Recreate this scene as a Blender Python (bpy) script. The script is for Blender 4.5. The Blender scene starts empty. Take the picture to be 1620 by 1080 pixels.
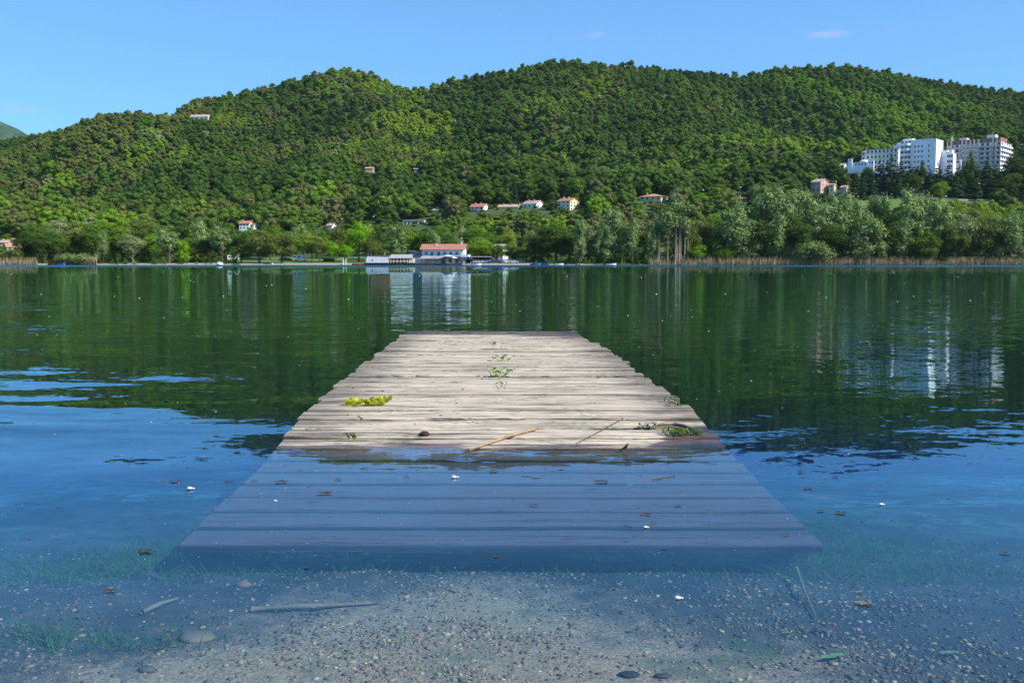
import bpy, math, random
import numpy as np
from mathutils import Vector, Matrix, noise as mn

SC = bpy.context.scene
COL = SC.collection
R = math.radians
random.seed(7); rng = np.random.default_rng(7)

# ------------------------------------------------------------------ camera
F = 1575.0; H = 0.655; PITCH = math.atan((540-416.5)/F)
cp, sp = math.cos(PITCH), math.sin(PITCH)
cam_d = bpy.data.cameras.new('camera'); cam = bpy.data.objects.new('camera', cam_d); COL.objects.link(cam)
cam_d.sensor_width = 36; cam_d.lens = 35; cam_d.clip_start = .05; cam_d.clip_end = 20000
cam.location = (0, 0, H); cam.rotation_euler = (math.pi/2 - PITCH, 0, 0); SC.camera = cam

def ray(px, row):
    u = (px-810)/F; v = (540-row)/F
    return Vector((u, cp+v*sp, -sp+v*cp))
def at_y(px, row, Y):
    d = ray(px, row); return Vector((0, 0, H)) + d*(Y/d.y)
def at_z(px, row, z):
    d = ray(px, row); return Vector((0, 0, H)) + d*((z-H)/d.z)
def at_d(px, row, dep):
    return Vector((0, 0, H)) + ray(px, row)*dep

# ------------------------------------------------------------------ tagging helpers
def tag(o, label=None, cat=None, group=None, kind=None):
    if label: o['label'] = label
    if cat: o['category'] = cat
    if group: o['group'] = group
    if kind: o['kind'] = kind
    return o
def empty(name, loc=(0, 0, 0), rz=0):
    o = bpy.data.objects.new(name, None); COL.objects.link(o)
    o.empty_display_size = .2; o.location = loc; o.rotation_euler = (0, 0, rz); return o
def copy_tree(o, parent=None):
    c = o.copy(); COL.objects.link(c)
    if parent: c.parent = parent
    for ch in list(o.children): copy_tree(ch, c)
    return c

class MB:
    """collects geometry for ONE mesh object"""
    def __init__(s): s.v = []; s.f = []; s.m = []; s.sm = []
    def add(s, vs, fs, mi=0, smooth=False):
        b = len(s.v); s.v.extend([tuple(v) for v in vs])
        for f in fs: s.f.append(tuple(b+i for i in f)); s.m.append(mi); s.sm.append(smooth)
        return s
    def box(s, x0, x1, y0, y1, z0, z1, mi=0, M=None):
        vs = [(x0,y0,z0),(x1,y0,z0),(x1,y1,z0),(x0,y1,z0),(x0,y0,z1),(x1,y0,z1),(x1,y1,z1),(x0,y1,z1)]
        if M: vs = [M @ Vector(v) for v in vs]
        return s.add(vs, [(0,3,2,1),(4,5,6,7),(0,1,5,4),(1,2,6,5),(2,3,7,6),(3,0,4,7)], mi)
    def tube(s, pts, rads, n=8, mi=0, cap=True, flat=1.0):
        pts = [Vector(p) for p in pts]
        if not hasattr(rads, '__len__'): rads = [rads]*len(pts)
        vs = []; k = len(pts)
        for i, p in enumerate(pts):
            t = (pts[min(i+1, k-1)] - pts[max(i-1, 0)])
            t = t.normalized() if t.length > 1e-9 else Vector((0,0,1))
            a = t.cross(Vector((0, 0, 1)))
            a = a.normalized() if a.length > .05 else Vector((1, 0, 0))
            b = t.cross(a).normalized()
            for j in range(n):
                w = 2*math.pi*j/n
                vs.append(p + (a*math.cos(w) + b*math.sin(w)*flat)*rads[i])
        fs = []
        for i in range(k-1):
            for j in range(n):
                j2 = (j+1) % n
                fs.append((i*n+j, i*n+j2, (i+1)*n+j2, (i+1)*n+j))
        if cap: fs.append(tuple(range(n))); fs.append(tuple((k-1)*n + j for j in reversed(range(n))))
        return s.add(vs, fs, mi, True)
    def ball(s, c, r, seg=10, rings=6, mi=0, jit=0, sc=(1,1,1)):
        vs = [(c[0], c[1], c[2]+r*sc[2])]
        for i in range(1, rings):
            for j in range(seg):
                a = math.pi*i/rings; b = 2*math.pi*j/seg; q = r*(1+random.uniform(-jit, jit))
                vs.append((c[0]+q*sc[0]*math.sin(a)*math.cos(b), c[1]+q*sc[1]*math.sin(a)*math.sin(b), c[2]+q*sc[2]*math.cos(a)))
        vs.append((c[0], c[1], c[2]-r*sc[2])); fs = []
        for j in range(seg): fs.append((0, 1+j, 1+(j+1) % seg))
        for i in range(rings-2):
            for j in range(seg):
                a = 1+i*seg+j; b = 1+i*seg+(j+1) % seg
                fs.append((a, a+seg, b+seg, b))
        e = len(vs)-1; l = 1+(rings-2)*seg
        for j in range(seg): fs.append((l+j, e, l+(j+1) % seg))
        return s.add(vs, fs, mi, True)
    def prism(s, poly, y0, y1, mi=0):      # poly in x,z extruded along y
        n = len(poly)
        vs = [(x, y0, z) for x, z in poly] + [(x, y1, z) for x, z in poly]
        fs = [tuple(range(n)), tuple(reversed(range(n, 2*n)))] + [(i, i+n, (i+1) % n + n, (i+1) % n) for i in range(n)]
        return s.add(vs, fs, mi)
    def build(s, name, mats, parent=None, loc=None, rz=None):
        me = bpy.data.meshes.new(name); me.from_pydata(s.v, [], s.f)
        for m in (mats if isinstance(mats, (list, tuple)) else [mats]): me.materials.append(m)
        me.polygons.foreach_set('material_index', s.m); me.polygons.foreach_set('use_smooth', s.sm)
        me.update()
        o = bpy.data.objects.new(name, me); COL.objects.link(o)
        if parent: o.parent = parent
        if loc is not None: o.location = loc
        if rz is not None: o.rotation_euler = (0, 0, rz)
        return o

def np_mesh(name, V, Q, mat, smooth=False):
    """numpy verts (n,3), faces (m,k)"""
    me = bpy.data.meshes.new(name); n = len(V); m, k = Q.shape
    me.vertices.add(n); me.vertices.foreach_set('co', np.asarray(V, np.float32).ravel())
    me.loops.add(m*k); me.loops.foreach_set('vertex_index', Q.astype(np.int32).ravel())
    me.polygons.add(m); me.polygons.foreach_set('loop_start', np.arange(0, m*k, k, dtype=np.int32))
    me.polygons.foreach_set('loop_total', np.full(m, k, np.int32))
    if smooth: me.polygons.foreach_set('use_smooth', np.ones(m, bool))
    me.materials.append(mat); me.update(calc_edges=True); return me

# ------------------------------------------------------------------ materials
def new_mat(name):
    m = bpy.data.materials.new(name); m.use_nodes = True; nt = m.node_tree; nt.nodes.clear()
    return m, nt, nt.nodes.new('ShaderNodeOutputMaterial')
class N:
    def __init__(s, nt): s.nt = nt
    def __call__(s, typ, props=None, **ins):
        n = s.nt.nodes.new(typ)
        for k, v in (props or {}).items(): setattr(n, k, v)
        for k, v in ins.items():
            key = int(k[1:]) if k[0] == '_' and k[1:].isdigit() else k.replace('_', ' ')
            if v is None: continue
            sock = n.inputs[key]
            if isinstance(v, bpy.types.NodeSocket): s.nt.links.new(v, sock)
            else: sock.default_value = v
        return n
    def math(s, op, a, b=None, c=None, clamp=False):
        n = s.nt.nodes.new('ShaderNodeMath'); n.operation = op; n.use_clamp = clamp
        for i, v in enumerate((a, b, c)):
            if v is None: continue
            if isinstance(v, bpy.types.NodeSocket): s.nt.links.new(v, n.inputs[i])
            else: n.inputs[i].default_value = v
        return n.outputs[0]
    def vmath(s, op, a, b=None, scale=None):
        n = s.nt.nodes.new('ShaderNodeVectorMath'); n.operation = op
        for i, v in enumerate((a, b)):
            if v is None: continue
            if isinstance(v, bpy.types.NodeSocket): s.nt.links.new(v, n.inputs[i])
            else: n.inputs[i].default_value = v
        if scale is not None:
            if isinstance(scale, bpy.types.NodeSocket): s.nt.links.new(scale, n.inputs['Scale'])
            else: n.inputs['Scale'].default_value = scale
        return n.outputs[0]
    def mix(s, fac, a, b, blend='MIX'):
        n = s.nt.nodes.new('ShaderNodeMix'); n.data_type = 'RGBA'; n.blend_type = blend
        for i, v in ((0, fac), (6, a), (7, b)):
            if isinstance(v, bpy.types.NodeSocket): s.nt.links.new(v, n.inputs[i])
            else: n.inputs[i].default_value = (*v, 1) if hasattr(v, '__len__') and len(v) == 3 else v
        return n.outputs[2]
    def ramp(s, fac, lo, hi, a=0., b=1.):
        n = s.nt.nodes.new('ShaderNodeMapRange'); n.interpolation_type = 'SMOOTHSTEP'
        n.inputs[1].default_value = lo; n.inputs[2].default_value = hi; n.inputs[3].default_value = a; n.inputs[4].default_value = b
        s.nt.links.new(fac, n.inputs[0]); return n.outputs[0]
    def noise(s, vec, scale, detail=3, rough=.55, color=False):
        n = s('ShaderNodeTexNoise', Vector=vec, Scale=scale, Detail=detail, Roughness=rough)
        return n.outputs['Color' if color else 'Fac']

def mat(name, col, rough=.7, var=.25, scale=1.0, bump=.0, bscale=None, metal=0, spec=.5, stretch=(1,1,1), col2=None):
    m, nt, out = new_mat(name); n = N(nt)
    pos = n('ShaderNodeTexCoord').outputs['Object']
    v = n.vmath('MULTIPLY', pos, stretch)
    f = n.noise(v, scale, 4)
    f = n.ramp(f, .3, .7)
    c2 = col2 or tuple(c*(1-var) for c in col)
    c1 = col if col2 else tuple(min(1, c*(1+var*.4)) for c in col)
    base = n.mix(f, c2, c1)
    b = n('ShaderNodeBsdfPrincipled', Base_Color=base, Roughness=rough, Metallic=metal)
    b.inputs['Specular IOR Level'].default_value = spec
    if bump:
        bm = n('ShaderNodeBump', Strength=bump, Distance=.02, Height=n.noise(v, bscale or scale*6, 4))
        nt.links.new(bm.outputs[0], b.inputs['Normal'])
    nt.links.new(b.outputs[0], out.inputs[0]); return m

def leaf_mat(name, c1, c2, trans=.34, rv=.35):
    """foliage: per-tree variation + clump noise"""
    m, nt, out = new_mat(name); n = N(nt)
    oi = n('ShaderNodeObjectInfo'); tc = n('ShaderNodeTexCoord')
    f1 = n.noise(n.vmath('ADD', tc.outputs['Object'], oi.outputs['Location']), .55, 3)
    f = n.math('ADD', n.math('MULTIPLY', oi.outputs['Random'], rv), n.math('MULTIPLY', f1, 1-rv), clamp=True)
    base = n.mix(n.ramp(f, .15, .8), c1, c2)
    d = n('ShaderNodeBsdfPrincipled', Base_Color=base, Roughness=.55); d.inputs['Specular IOR Level'].default_value = .12
    t = n('ShaderNodeBsdfTranslucent', Color=n.mix(.5, base, (.25, .42, .03)))
    mx = n('ShaderNodeMixShader', _0=trans, _1=d.outputs[0], _2=t.outputs[0])
    nt.links.new(mx.outputs[0], out.inputs[0]); return m

LM = {
 'dark':   leaf_mat('dark_green_leaves', (.040,.076,.010), (.075,.138,.017)),
 'mid':    leaf_mat('mid_green_leaves', (.070,.132,.013), (.125,.215,.022)),
 'bright': leaf_mat('bright_green_leaves', (0.129,0.238,0.012), (0.200,0.331,0.018)),
 'lime':   leaf_mat('lime_leaves', (0.186,0.389,0.007), (0.287,0.504,0.009)),
 'yellow': leaf_mat('yellow_green_leaves', (0.188,0.274,0.019), (0.276,0.360,0.029)),
 'olive':  leaf_mat('olive_leaves', (.112,.145,.026), (.190,.220,.044)),
 'willow': leaf_mat('silvery_willow_leaves', (.155,.230,.065), (.280,.370,.120), .2),
 'brown':  leaf_mat('budding_brown_twigs', (.125,.135,.040), (.175,.180,.058)),
 'conifer':leaf_mat('conifer_needles', (0.015,0.046,0.012), (0.031,0.074,0.019), .05),
 'pale':   leaf_mat('pale_grey_green_leaves', (.170,.215,.075), (.260,.310,.120), .2),
}
M_bark = mat('bark', (.10,.075,.05), .9, .4, 2, .5)
M_palebark = mat('pale_bark', (.20,.175,.13), .85, .35, 1.5, .4)

# ------------------------------------------------------------------ terrain of the far shore
YS = [400, 440, 480, 520, 560, 620, 700, 850, 1050]
CX = [-900, -300, 0, 300, 600, 800, 1000, 1300, 1500, 1700, 2500]
SKY = [(-900,330),(-300,262),(0,218),(45,208),(100,198),(200,190),(270,186),(310,157),(370,145),(430,131),(500,112),(540,102),(570,101),(600,112),(640,131),
       (680,127),(720,116),(800,104),(860,94),(920,93),(1000,98),(1050,107),(1100,108),(1170,112),(1220,98),(1300,97),(1340,98),
       (1400,110),(1450,121),(1500,129),(1560,138),(1620,143),(1800,165),(2500,260)]
def lerp_tab(t, x):
    if x <= t[0][0]: return t[0][1]
    for (a, b), (c, d) in zip(t, t[1:]):
        if x <= c: return b + (d-b)*(x-a)/(c-a)
    return t[-1][1]
TAB = {
 440: [412,411,411,411,410.5,410.5,409,407,406,406,408],
 480: [408,405,404,404,402,399,395,389,386,387,395],
 520: [402,396,393,391,384,377,366,357,352,355,370],
 560: [392,384,377,372,362,348,336,328,324,328,350],
 620: [372,356,346,342,332,320,308,300,277,285,320],
 700: [345,325,310,303,294,285,280,264,248,255,295],
 850: [330,290,262,243,232,226,218,210,208,215,260],
}
def row_at(c, Y):
    pts = [(400, 419.2)]
    for y in YS[1:-1]: pts.append((y, lerp_tab(list(zip(CX, TAB[y])), c)))
    pts.append((1050, lerp_tab(SKY, c) + 13))
    return lerp_tab(pts, Y)
def row_to_z(row, Y):
    v = (540-row)/F; return H + Y*(-sp+v*cp)/(cp+v*sp)
def terr(X, Y):
    c = 810 + F*X/max(Y, 1)
    Yc = min(Y, 1050)
    z = row_to_z(row_at(c, Yc), Yc)
    if Y < 440:                                    # low bank by the water
        s = (Y-400)/40; z = -2.5 + min(1, max(0, (Y-396)/10))*3.1 + max(0, Y-408)/32*1.5
    else:
        a = min(.6, (Y-440)/260)*(1+3.4*max(0, min(1, (Y-655)/110)))*(1 if Y < 900 else max(.12, 1-(Y-900)/150))
        z += a*(7*mn.noise(Vector((X/95, Y/140, 3.1))) + 11*mn.noise(Vector((X/210, Y/330, 8.7))) - 5*abs(mn.noise(Vector((X/60, Y/200, 1.7)))))
    if Y > 640 and Y < 1050: z -= (min(1, (Y-640)/90)*min(1, (1050-Y)/130))*(46*abs(mn.noise(Vector((X/150+.3*Y/150, Y/300, 21.3))))-9)
    if Y > 1050: z -= (Y-1050)*.35
    return z
def base_Y(c, row):
    """distance at which the slope shows at this row"""
    lo, hi = 405, 1050
    for _ in range(30):
        m = (lo+hi)/2
        if row_at(c, m) > row: lo = m
        else: hi = m
    return lo
GRASS = [  # meadows: (px0,px1,Y0,Y1)
 (360,640,408,452),(180,360,406,420),(735,900,408,425),(1230,1570,555,580),(575,630,566,574),(1345,1440,640,690),(370,470,520,545)]
def meadow(X, Y):
    c = 810+F*X/Y + 14*mn.noise(Vector((X/20, Y/20, 0))); yy = Y+6*mn.noise(Vector((X/15, Y/15, 5)))
    return any(a < c < b and y0 < yy < y1 for a, b, y0, y1 in GRASS)

m_hill, nt, out = new_mat('hillside_ground'); n = N(nt)
at = n('ShaderNodeAttribute', {'attribute_name': 'meadow'}).outputs['Fac']
at2 = n('ShaderNodeAttribute', {'attribute_name': 'sand'}).outputs['Fac']
pos = n('ShaderNodeNewGeometry').outputs['Position']
g = n.mix(n.noise(pos, .15, 5), (.050,.110,.014), (.130,.230,.025))
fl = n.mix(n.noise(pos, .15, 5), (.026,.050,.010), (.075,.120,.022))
sd = n.mix(n.noise(pos, .9, 5), (.22,.19,.13), (.42,.38,.29))
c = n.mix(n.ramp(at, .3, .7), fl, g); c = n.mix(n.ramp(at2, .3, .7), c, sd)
b = n('ShaderNodeBsdfPrincipled', Base_Color=c, Roughness=.95); nt.links.new(b.outputs[0], out.inputs[0])

cs = np.arange(-900, 2501, 14.0)
ys = np.concatenate([np.arange(394, 446, 3.0), np.arange(446, 700, 6.0), np.arange(700, 1060, 9.0), np.arange(1060, 1500, 40)])
V = []; mead = []; sand = []
for Y in ys:
    for c_ in cs:
        X = (c_-810)/F*Y
        V.append((X, Y, terr(X, Y))); mead.append(1. if meadow(X, Y) else 0.)
        sand.append(1. if (Y < 413 and (60 < c_ < 370)) or (Y < 410 and 380 < c_ < 950) else 0.)
nc = len(cs); nr = len(ys)
idx = np.arange(nr*nc).reshape(nr, nc)
Q = np.stack([idx[:-1,:-1], idx[:-1,1:], idx[1:,1:], idx[1:,:-1]], -1).reshape(-1, 4)
me = np_mesh('hillside', np.array(V), Q, m_hill, True)
for nm, arr in (('meadow', mead), ('sand', sand)):
    a = me.attributes.new(nm, 'FLOAT', 'POINT'); a.data.foreach_set('value', arr)
o = bpy.data.objects.new('hillside', me); COL.objects.link(o); tag(o, kind='structure')
# the far blue-green hill at the left edge
V = []; cs2 = np.arange(-1400, 500, 40.); ys2 = np.arange(2300, 3001, 50.)
for Y in ys2:
    for c_ in cs2:
        X = (c_-810)/F*Y; top = lerp_tab([(-1400,260),(-600,150),(-200,160),(-40,178),(15,192),(48,208),(90,240),(200,330),(500,400)], c_)
        zt = row_to_z(top, 2650); w = max(0, 1-abs(Y-2650)/420)
        V.append((X, Y, zt*w**.8 + 14*mn.fractal(Vector((X/120, Y/120, 0)), 1, 2, 4)*w - 20*(1-w)))
idx = np.arange(len(ys2)*len(cs2)).reshape(len(ys2), len(cs2))
Q = np.stack([idx[:-1,:-1], idx[:-1,1:], idx[1:,1:], idx[1:,:-1]], -1).reshape(-1, 4)
m_fh = mat('distant_wood', (.045,.10,.05), .95, .5, .03, 0)
o = bpy.data.objects.new('distant_hill', np_mesh('distant_hill', np.array(V), Q, m_fh, True)); COL.objects.link(o); tag(o, kind='structure')

# ------------------------------------------------------------------ lake bed (near ground) as one sheet
def bed_z(X, Y):
    d = lerp_tab([(-40, 1.6), (-6, .5), (-1.0, .03), (1.0, -.045), (1.6, -.06), (2.1, -.085), (2.5, -.125), (3.2, -.19), (4.5, -.36), (8, -1.0), (20, -3), (60, -8), (380, -8), (398, -3), (420, -3)], Y)
    if Y < 12:
        d += .022*mn.noise(Vector((X*1.3, Y*1.6, 0)))
        d += .010*mn.noise(Vector((X*6, Y*6, 2)))
        d -= .035*max(0, min(1, (abs(X+.3)-1.0)/1.5))*(1 if Y > 1.2 else 0) if X < 0 else -.02*min(1, max(0, X-.9))
    return d
xs = np.concatenate([[-900,-400,-150,-60,-30,-15,-8], np.arange(-5, 5.01, .05), [8,15,30,60,150,400,900]])
yb = np.concatenate([[-300,-120,-40,-15,-6,-2,0], np.arange(.6, 5, .04), np.arange(5, 12, .5), [12,16,20,30,45,60,120,250,380,390,398,402]])
V = [(x, y, bed_z(x, y)) for y in yb for x in xs]
idx = np.arange(len(yb)*len(xs)).reshape(len(yb), len(xs))
Q = np.stack([idx[:-1,:-1], idx[:-1,1:], idx[1:,1:], idx[1:,:-1]], -1).reshape(-1, 4)
m_bed, nt, out = new_mat('gravel_lake_bed'); n = N(nt)
pos = n('ShaderNodeNewGeometry').outputs['Position']
v1 = n('ShaderNodeTexVoronoi', Vector=pos, Scale=110.); v2 = n('ShaderNodeTexVoronoi', Vector=pos, Scale=260.)
big = n.noise(pos, 1.7, 4); big2 = n.noise(pos, 5.5, 4)
sx = n('ShaderNodeSeparateXYZ', _0=pos)
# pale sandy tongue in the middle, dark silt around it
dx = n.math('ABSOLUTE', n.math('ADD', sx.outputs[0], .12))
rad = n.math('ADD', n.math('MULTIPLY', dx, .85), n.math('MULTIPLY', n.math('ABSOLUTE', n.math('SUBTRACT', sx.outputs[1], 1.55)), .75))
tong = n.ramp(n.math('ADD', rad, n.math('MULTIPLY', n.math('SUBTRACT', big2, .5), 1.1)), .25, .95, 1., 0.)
stone = n.mix(n('ShaderNodeSeparateColor', Color=v1.outputs['Color']).outputs[0], (.085,.052,.028), (.46,.29,.13))
stone = n.mix(n.ramp(n('ShaderNodeSeparateColor', Color=v1.outputs['Color']).outputs[1], .86, .92), stone, (.38,.13,.09))
stone = n.mix(.35, stone, n.mix(n('ShaderNodeSeparateColor', Color=v2.outputs['Color']).outputs[0], (.12,.10,.08), (.6,.56,.46)))
silt = n.mix(n.ramp(big2, .3, .7), (.010,.020,.026), (.060,.065,.058))
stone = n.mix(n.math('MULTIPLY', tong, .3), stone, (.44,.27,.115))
big3 = n.noise(pos, 17, 5, .65)
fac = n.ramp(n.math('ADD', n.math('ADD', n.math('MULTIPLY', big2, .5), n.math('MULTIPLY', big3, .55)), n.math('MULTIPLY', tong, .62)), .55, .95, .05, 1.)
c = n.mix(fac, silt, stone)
weedy = n.ramp(n.noise(n.vmath('ADD', pos, (5, 9, 0)), 3.2, 5), .56, .66)
deep = n.ramp(sx.outputs[1], 2.4, 4.0)
c = n.mix(n.math('MULTIPLY', weedy, .6), c, (.030,.075,.030))
mott = n.ramp(n.noise(pos, 9, 6, .7), .42, .62)
c = n.mix(deep, c, n.mix(n.math('MULTIPLY', mott, n.ramp(big, .4, .6)), (.03,.05,.035), (.36,.36,.24)))
hh = n.math('ADD', n.math('MULTIPLY', v1.outputs['Distance'], -1.), n.math('MULTIPLY', big2, .3))
bp = n('ShaderNodeBump', Strength=.45, Distance=.004, Height=hh)
b = n('ShaderNodeBsdfPrincipled', Base_Color=c, Roughness=.8, Normal=bp.outputs[0]); nt.links.new(b.outputs[0], out.inputs[0])
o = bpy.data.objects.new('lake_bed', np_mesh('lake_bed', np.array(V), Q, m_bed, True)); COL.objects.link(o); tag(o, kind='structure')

# ------------------------------------------------------------------ water
m_w, nt, out = new_mat('lake_water'); n = N(nt)
pos = n('ShaderNodeNewGeometry').outputs['Position']
sx = n('ShaderNodeSeparateXYZ', _0=pos); X_, Y_ = sx.outputs[0], sx.outputs[1]
def slope(vec, scale, amp, detail=2):
    c = n.noise(vec, scale, detail, .5, True)
    c = n.vmath('SUBTRACT', c, (.5, .5, .5))
    c = n.vmath('MULTIPLY', c, (.35, 1, 0))
    return n.vmath('SCALE', c, scale=amp)
vx = n.vmath('MULTIPLY', pos, (.28, 1, 1))
vx2 = n.vmath('MULTIPLY', pos, (.45, 1, 1))
far = n.ramp(Y_, 2.6, 16)                       # the open lake is more rippled than the sheltered shallows
swell = n.vmath('ADD', slope(n.vmath('MULTIPLY', pos, (.40, 1, 1)), 2.3, .078, 2), slope(vx, .9, .035, 1))
rip = slope(vx2, 11, n.math('ADD', n.math('MULTIPLY', far, .12), .046), 3)
fine = slope(vx2, 42, n.math('ADD', n.math('MULTIPLY', far, .11), .034), 2)
# wind-ruffled patch on the left, a few metres out
dxp = n.math('MULTIPLY', n.math('ADD', X_, 2.5), .50); dyp = n.math('MULTIPLY', n.math('SUBTRACT', Y_, 4.7), .72)
dd = n.math('ADD', n.math('MULTIPLY', dxp, dxp), n.math('MULTIPLY', dyp, dyp))
patch = n.ramp(dd, .2, 1.2, 1., 0.)
pr = slope(n.vmath('MULTIPLY', pos, (.22, 1, 1)), 3.6, n.math('MULTIPLY', patch, .20), 2)
strip = n.ramp(Y_, 178, 200)                    # breezy strip under the far bank
sr = n.vmath('ADD', slope(pos, 3, n.math('MULTIPLY', strip, .9), 1), n.vmath('SCALE', (0, -.17, 0), scale=strip))
swell = n.vmath('SCALE', swell, scale=n.ramp(X_, -.6, 1.2, 1., .42))     # the right side lies calmer
tot = n.vmath('ADD', swell, rip); tot = n.vmath('ADD', tot, fine); tot = n.vmath('ADD', tot, pr); tot = n.vmath('ADD', tot, sr)
nor = n.vmath('NORMALIZE', n.vmath('ADD', tot, (0, 0, 1)))
inc = n('ShaderNodeNewGeometry').outputs['Incoming']
dt = nt.nodes.new('ShaderNodeVectorMath'); dt.operation = 'DOT_PRODUCT'; nt.links.new(nor, dt.inputs[0]); nt.links.new(inc, dt.inputs[1])
om = n.math('SUBTRACT', 1., n.math('MINIMUM', n.math('ABSOLUTE', dt.outputs['Value']), 1.))
fres = n.math('ADD', n.math('MULTIPLY', n.math('POWER', om, 5.), .98), .02)   # same on both sides of the surface
gl = n('ShaderNodeBsdfGlossy', Color=(.66,.94,1,1), Roughness=.01, Normal=nor)
tr = n('ShaderNodeBsdfTransparent', Color=(.93,.98,1,1))
df = n('ShaderNodeBsdfDiffuse', Color=(.002,.060,.15,1))
body = n('ShaderNodeMixShader', _0=.05, _1=tr.outputs[0], _2=df.outputs[0])
mx = n('ShaderNodeMixShader', _0=fres, _1=body.outputs[0], _2=gl.outputs[0])
nt.links.new(mx.outputs[0], out.inputs[0])
va = n('ShaderNodeVolumeAbsorption', Color=(.0,.60,.96,1), Density=1.45)
nt.links.new(va.outputs[0], out.inputs['Volume'])
o = MB().box(-1300, 1300, -60, 432, -16, 0).build('lake_water', m_w); tag(o, kind='structure')

# ------------------------------------------------------------------ tree meshes
def ico_pts(n_, r_):
    v = r_.normal(size=(n_, 3)); return v/np.linalg.norm(v, axis=1)[:, None]
def crown_mesh(name, kind, seed, leaves=900, size=.5, core=.84):
    """nominal tree: 16 m tall, crown about 10 m wide. returns mesh + list of blobs"""
    r_ = np.random.default_rng(seed); B = []
    if kind in ('conifer',):
        for i in range(16):
            t = i/15; z = 1.5+14*t; rr = 3.4*(1-t)**.85+.25
            for k in range(max(1, int(6*(1-t)+1))):
                a = r_.uniform(0, 6.28); B.append((rr*.62*math.cos(a), rr*.62*math.sin(a), z, rr*.45+.15, .45))
    elif kind == 'poplar':
        for i in range(15):
            t = r_.uniform(0, 1); a = r_.uniform(0, 6.28); q = r_.uniform(.2, 2.1)*(1-.4*abs(t-.5))
            B.append((q*math.cos(a), q*math.sin(a), 6+9.3*t, r_.uniform(.8, 1.4), 1.3))
    elif kind == 'willow':
        for i in range(22):
            a = r_.uniform(0, 6.28); t = r_.uniform(0, 1)**.8; q = 3.9*math.sqrt(r_.uniform(.05, 1))*(1.05-.62*t)
            B.append((q*math.cos(a), q*math.sin(a), 2.6+12.0*t-.15*q, r_.uniform(1.0, 1.7), 1.35))
    elif kind == 'shrub':
        for i in range(12):
            a = r_.uniform(0, 6.28); q = 4.0*math.sqrt(r_.uniform(0, 1)); z = 3.5+8.5*r_.uniform(0, 1)*(1-q/5.5)
            B.append((q*math.cos(a), q*math.sin(a), z, r_.uniform(1.5, 2.4), 1.3))
    else:
        nb = 18
        for i in range(nb):
            a = r_.uniform(0, 6.28); u = r_.uniform(-1, 1); rad = r_.uniform(.45, 1)**.5
            q = 3.7*math.sqrt(1-u*u)*rad; z = 8.9+5.5*u*rad
            B.append((q*math.cos(a), q*math.sin(a), z, r_.uniform(1.15, 2.1), r_.uniform(.8, 1.05)))
        B.append((0, 0, 9, 2.6, 1.2))
    VV = []; per = max(8, leaves//len(B)); 
    C = np.array([b[:3] for b in B])
    for (x, y, z, r, sz) in B:
        m = int(per*(r/1.5)**1.6)+4
        d = ico_pts(m, r_); rr = r*(r_.uniform(.62, 1.12, m)) if core > .7 else r*(r_.uniform(.30, 1.55, m)**.8)
        P = np.array([x, y, z]) + d*rr[:, None]*np.array([1, 1, sz])
        nn = d + r_.normal(scale=.55, size=(m, 3)); nn[:, 2] += .25
        nn /= np.linalg.norm(nn, axis=1)[:, None]
        t = np.cross(nn, r_.normal(size=(m, 3))); t /= np.linalg.norm(t, axis=1)[:, None]
        bt = np.cross(nn, t); s = size*r_.uniform(.55, 1.25, m)[:, None]; e = s*r_.uniform(.5, .95, m)[:, None]
        VV.append(np.stack([P-t*s, P-bt*e, P+t*s*1.1, P+bt*e], 1).reshape(-1, 3))
    V = np.concatenate(VV); Q = np.arange(len(V)).reshape(-1, 4)
    # irregular inner core so that crowns are opaque
    mb = MB()
    random.seed(seed)
    for (x, y, z, r, sz) in B: mb.ball((x, y, z), r*core, 8, 6, 0, .16, (1, 1, sz))
    cv = np.array(mb.v); off = len(V)
    quads = []
    for f in mb.f:
        f = [i+off for i in f]
        quads.append(f if len(f) == 4 else f+[f[2]])
    # triangles are kept as triangles through a from_pydata mesh
    me = bpy.data.meshes.new(name)
    me.from_pydata(np.concatenate([V, cv]).tolist(), [], Q.tolist() + [tuple(i+off for i in f) for f in mb.f])
    me.update(); return me, B
def trunk_mesh(name, B, kind, seed, r0=.32, multi=1):
    random.seed(seed); mb = MB()
    if kind == 'conifer':
        mb.tube([(0,0,-2),(0,0,6),(0,0,15)], [.3,.2,.04], 7)
    elif multi > 1:
        for k in range(multi):
            a = random.uniform(0, 6.28); q = random.uniform(.4, 2.2); x, y = q*math.cos(a), q*math.sin(a)
            mb.tube([(x,y,-2),(x+random.uniform(-.2,.2),y,5),(x*1.05,y,random.uniform(9,14))], [.17,.14,.05], 6)
    else:
        mb.tube([(0,0,-2),(.1,0,2),(-.1,.1,5),(.05,0,9),(0,0,12)], [r0*1.25,r0,r0*.75,r0*.45,.08], 8)
        for b in sorted(B, key=lambda b: -b[3])[:7]:
            z0 = random.uniform(2.6, 6); p = Vector(b[:3]); q = Vector((0, 0, z0))
            mid = (p+q)/2 + Vector((0, 0, -.4)); mb.tube([q, mid, p], [r0*.42, r0*.28, .05], 6)
    me = bpy.data.meshes.new(name); me.from_pydata(mb.v, [], mb.f); me.polygons.foreach_set('use_smooth', mb.sm); me.update()
    return me
SHAPE = {'dark':'round','mid':'round','bright':'round','lime':'round','yellow':'round','olive':'round','willow':'willow','brown':'round','conifer':'conifer','pale':'round'}
LIB = {}
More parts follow.
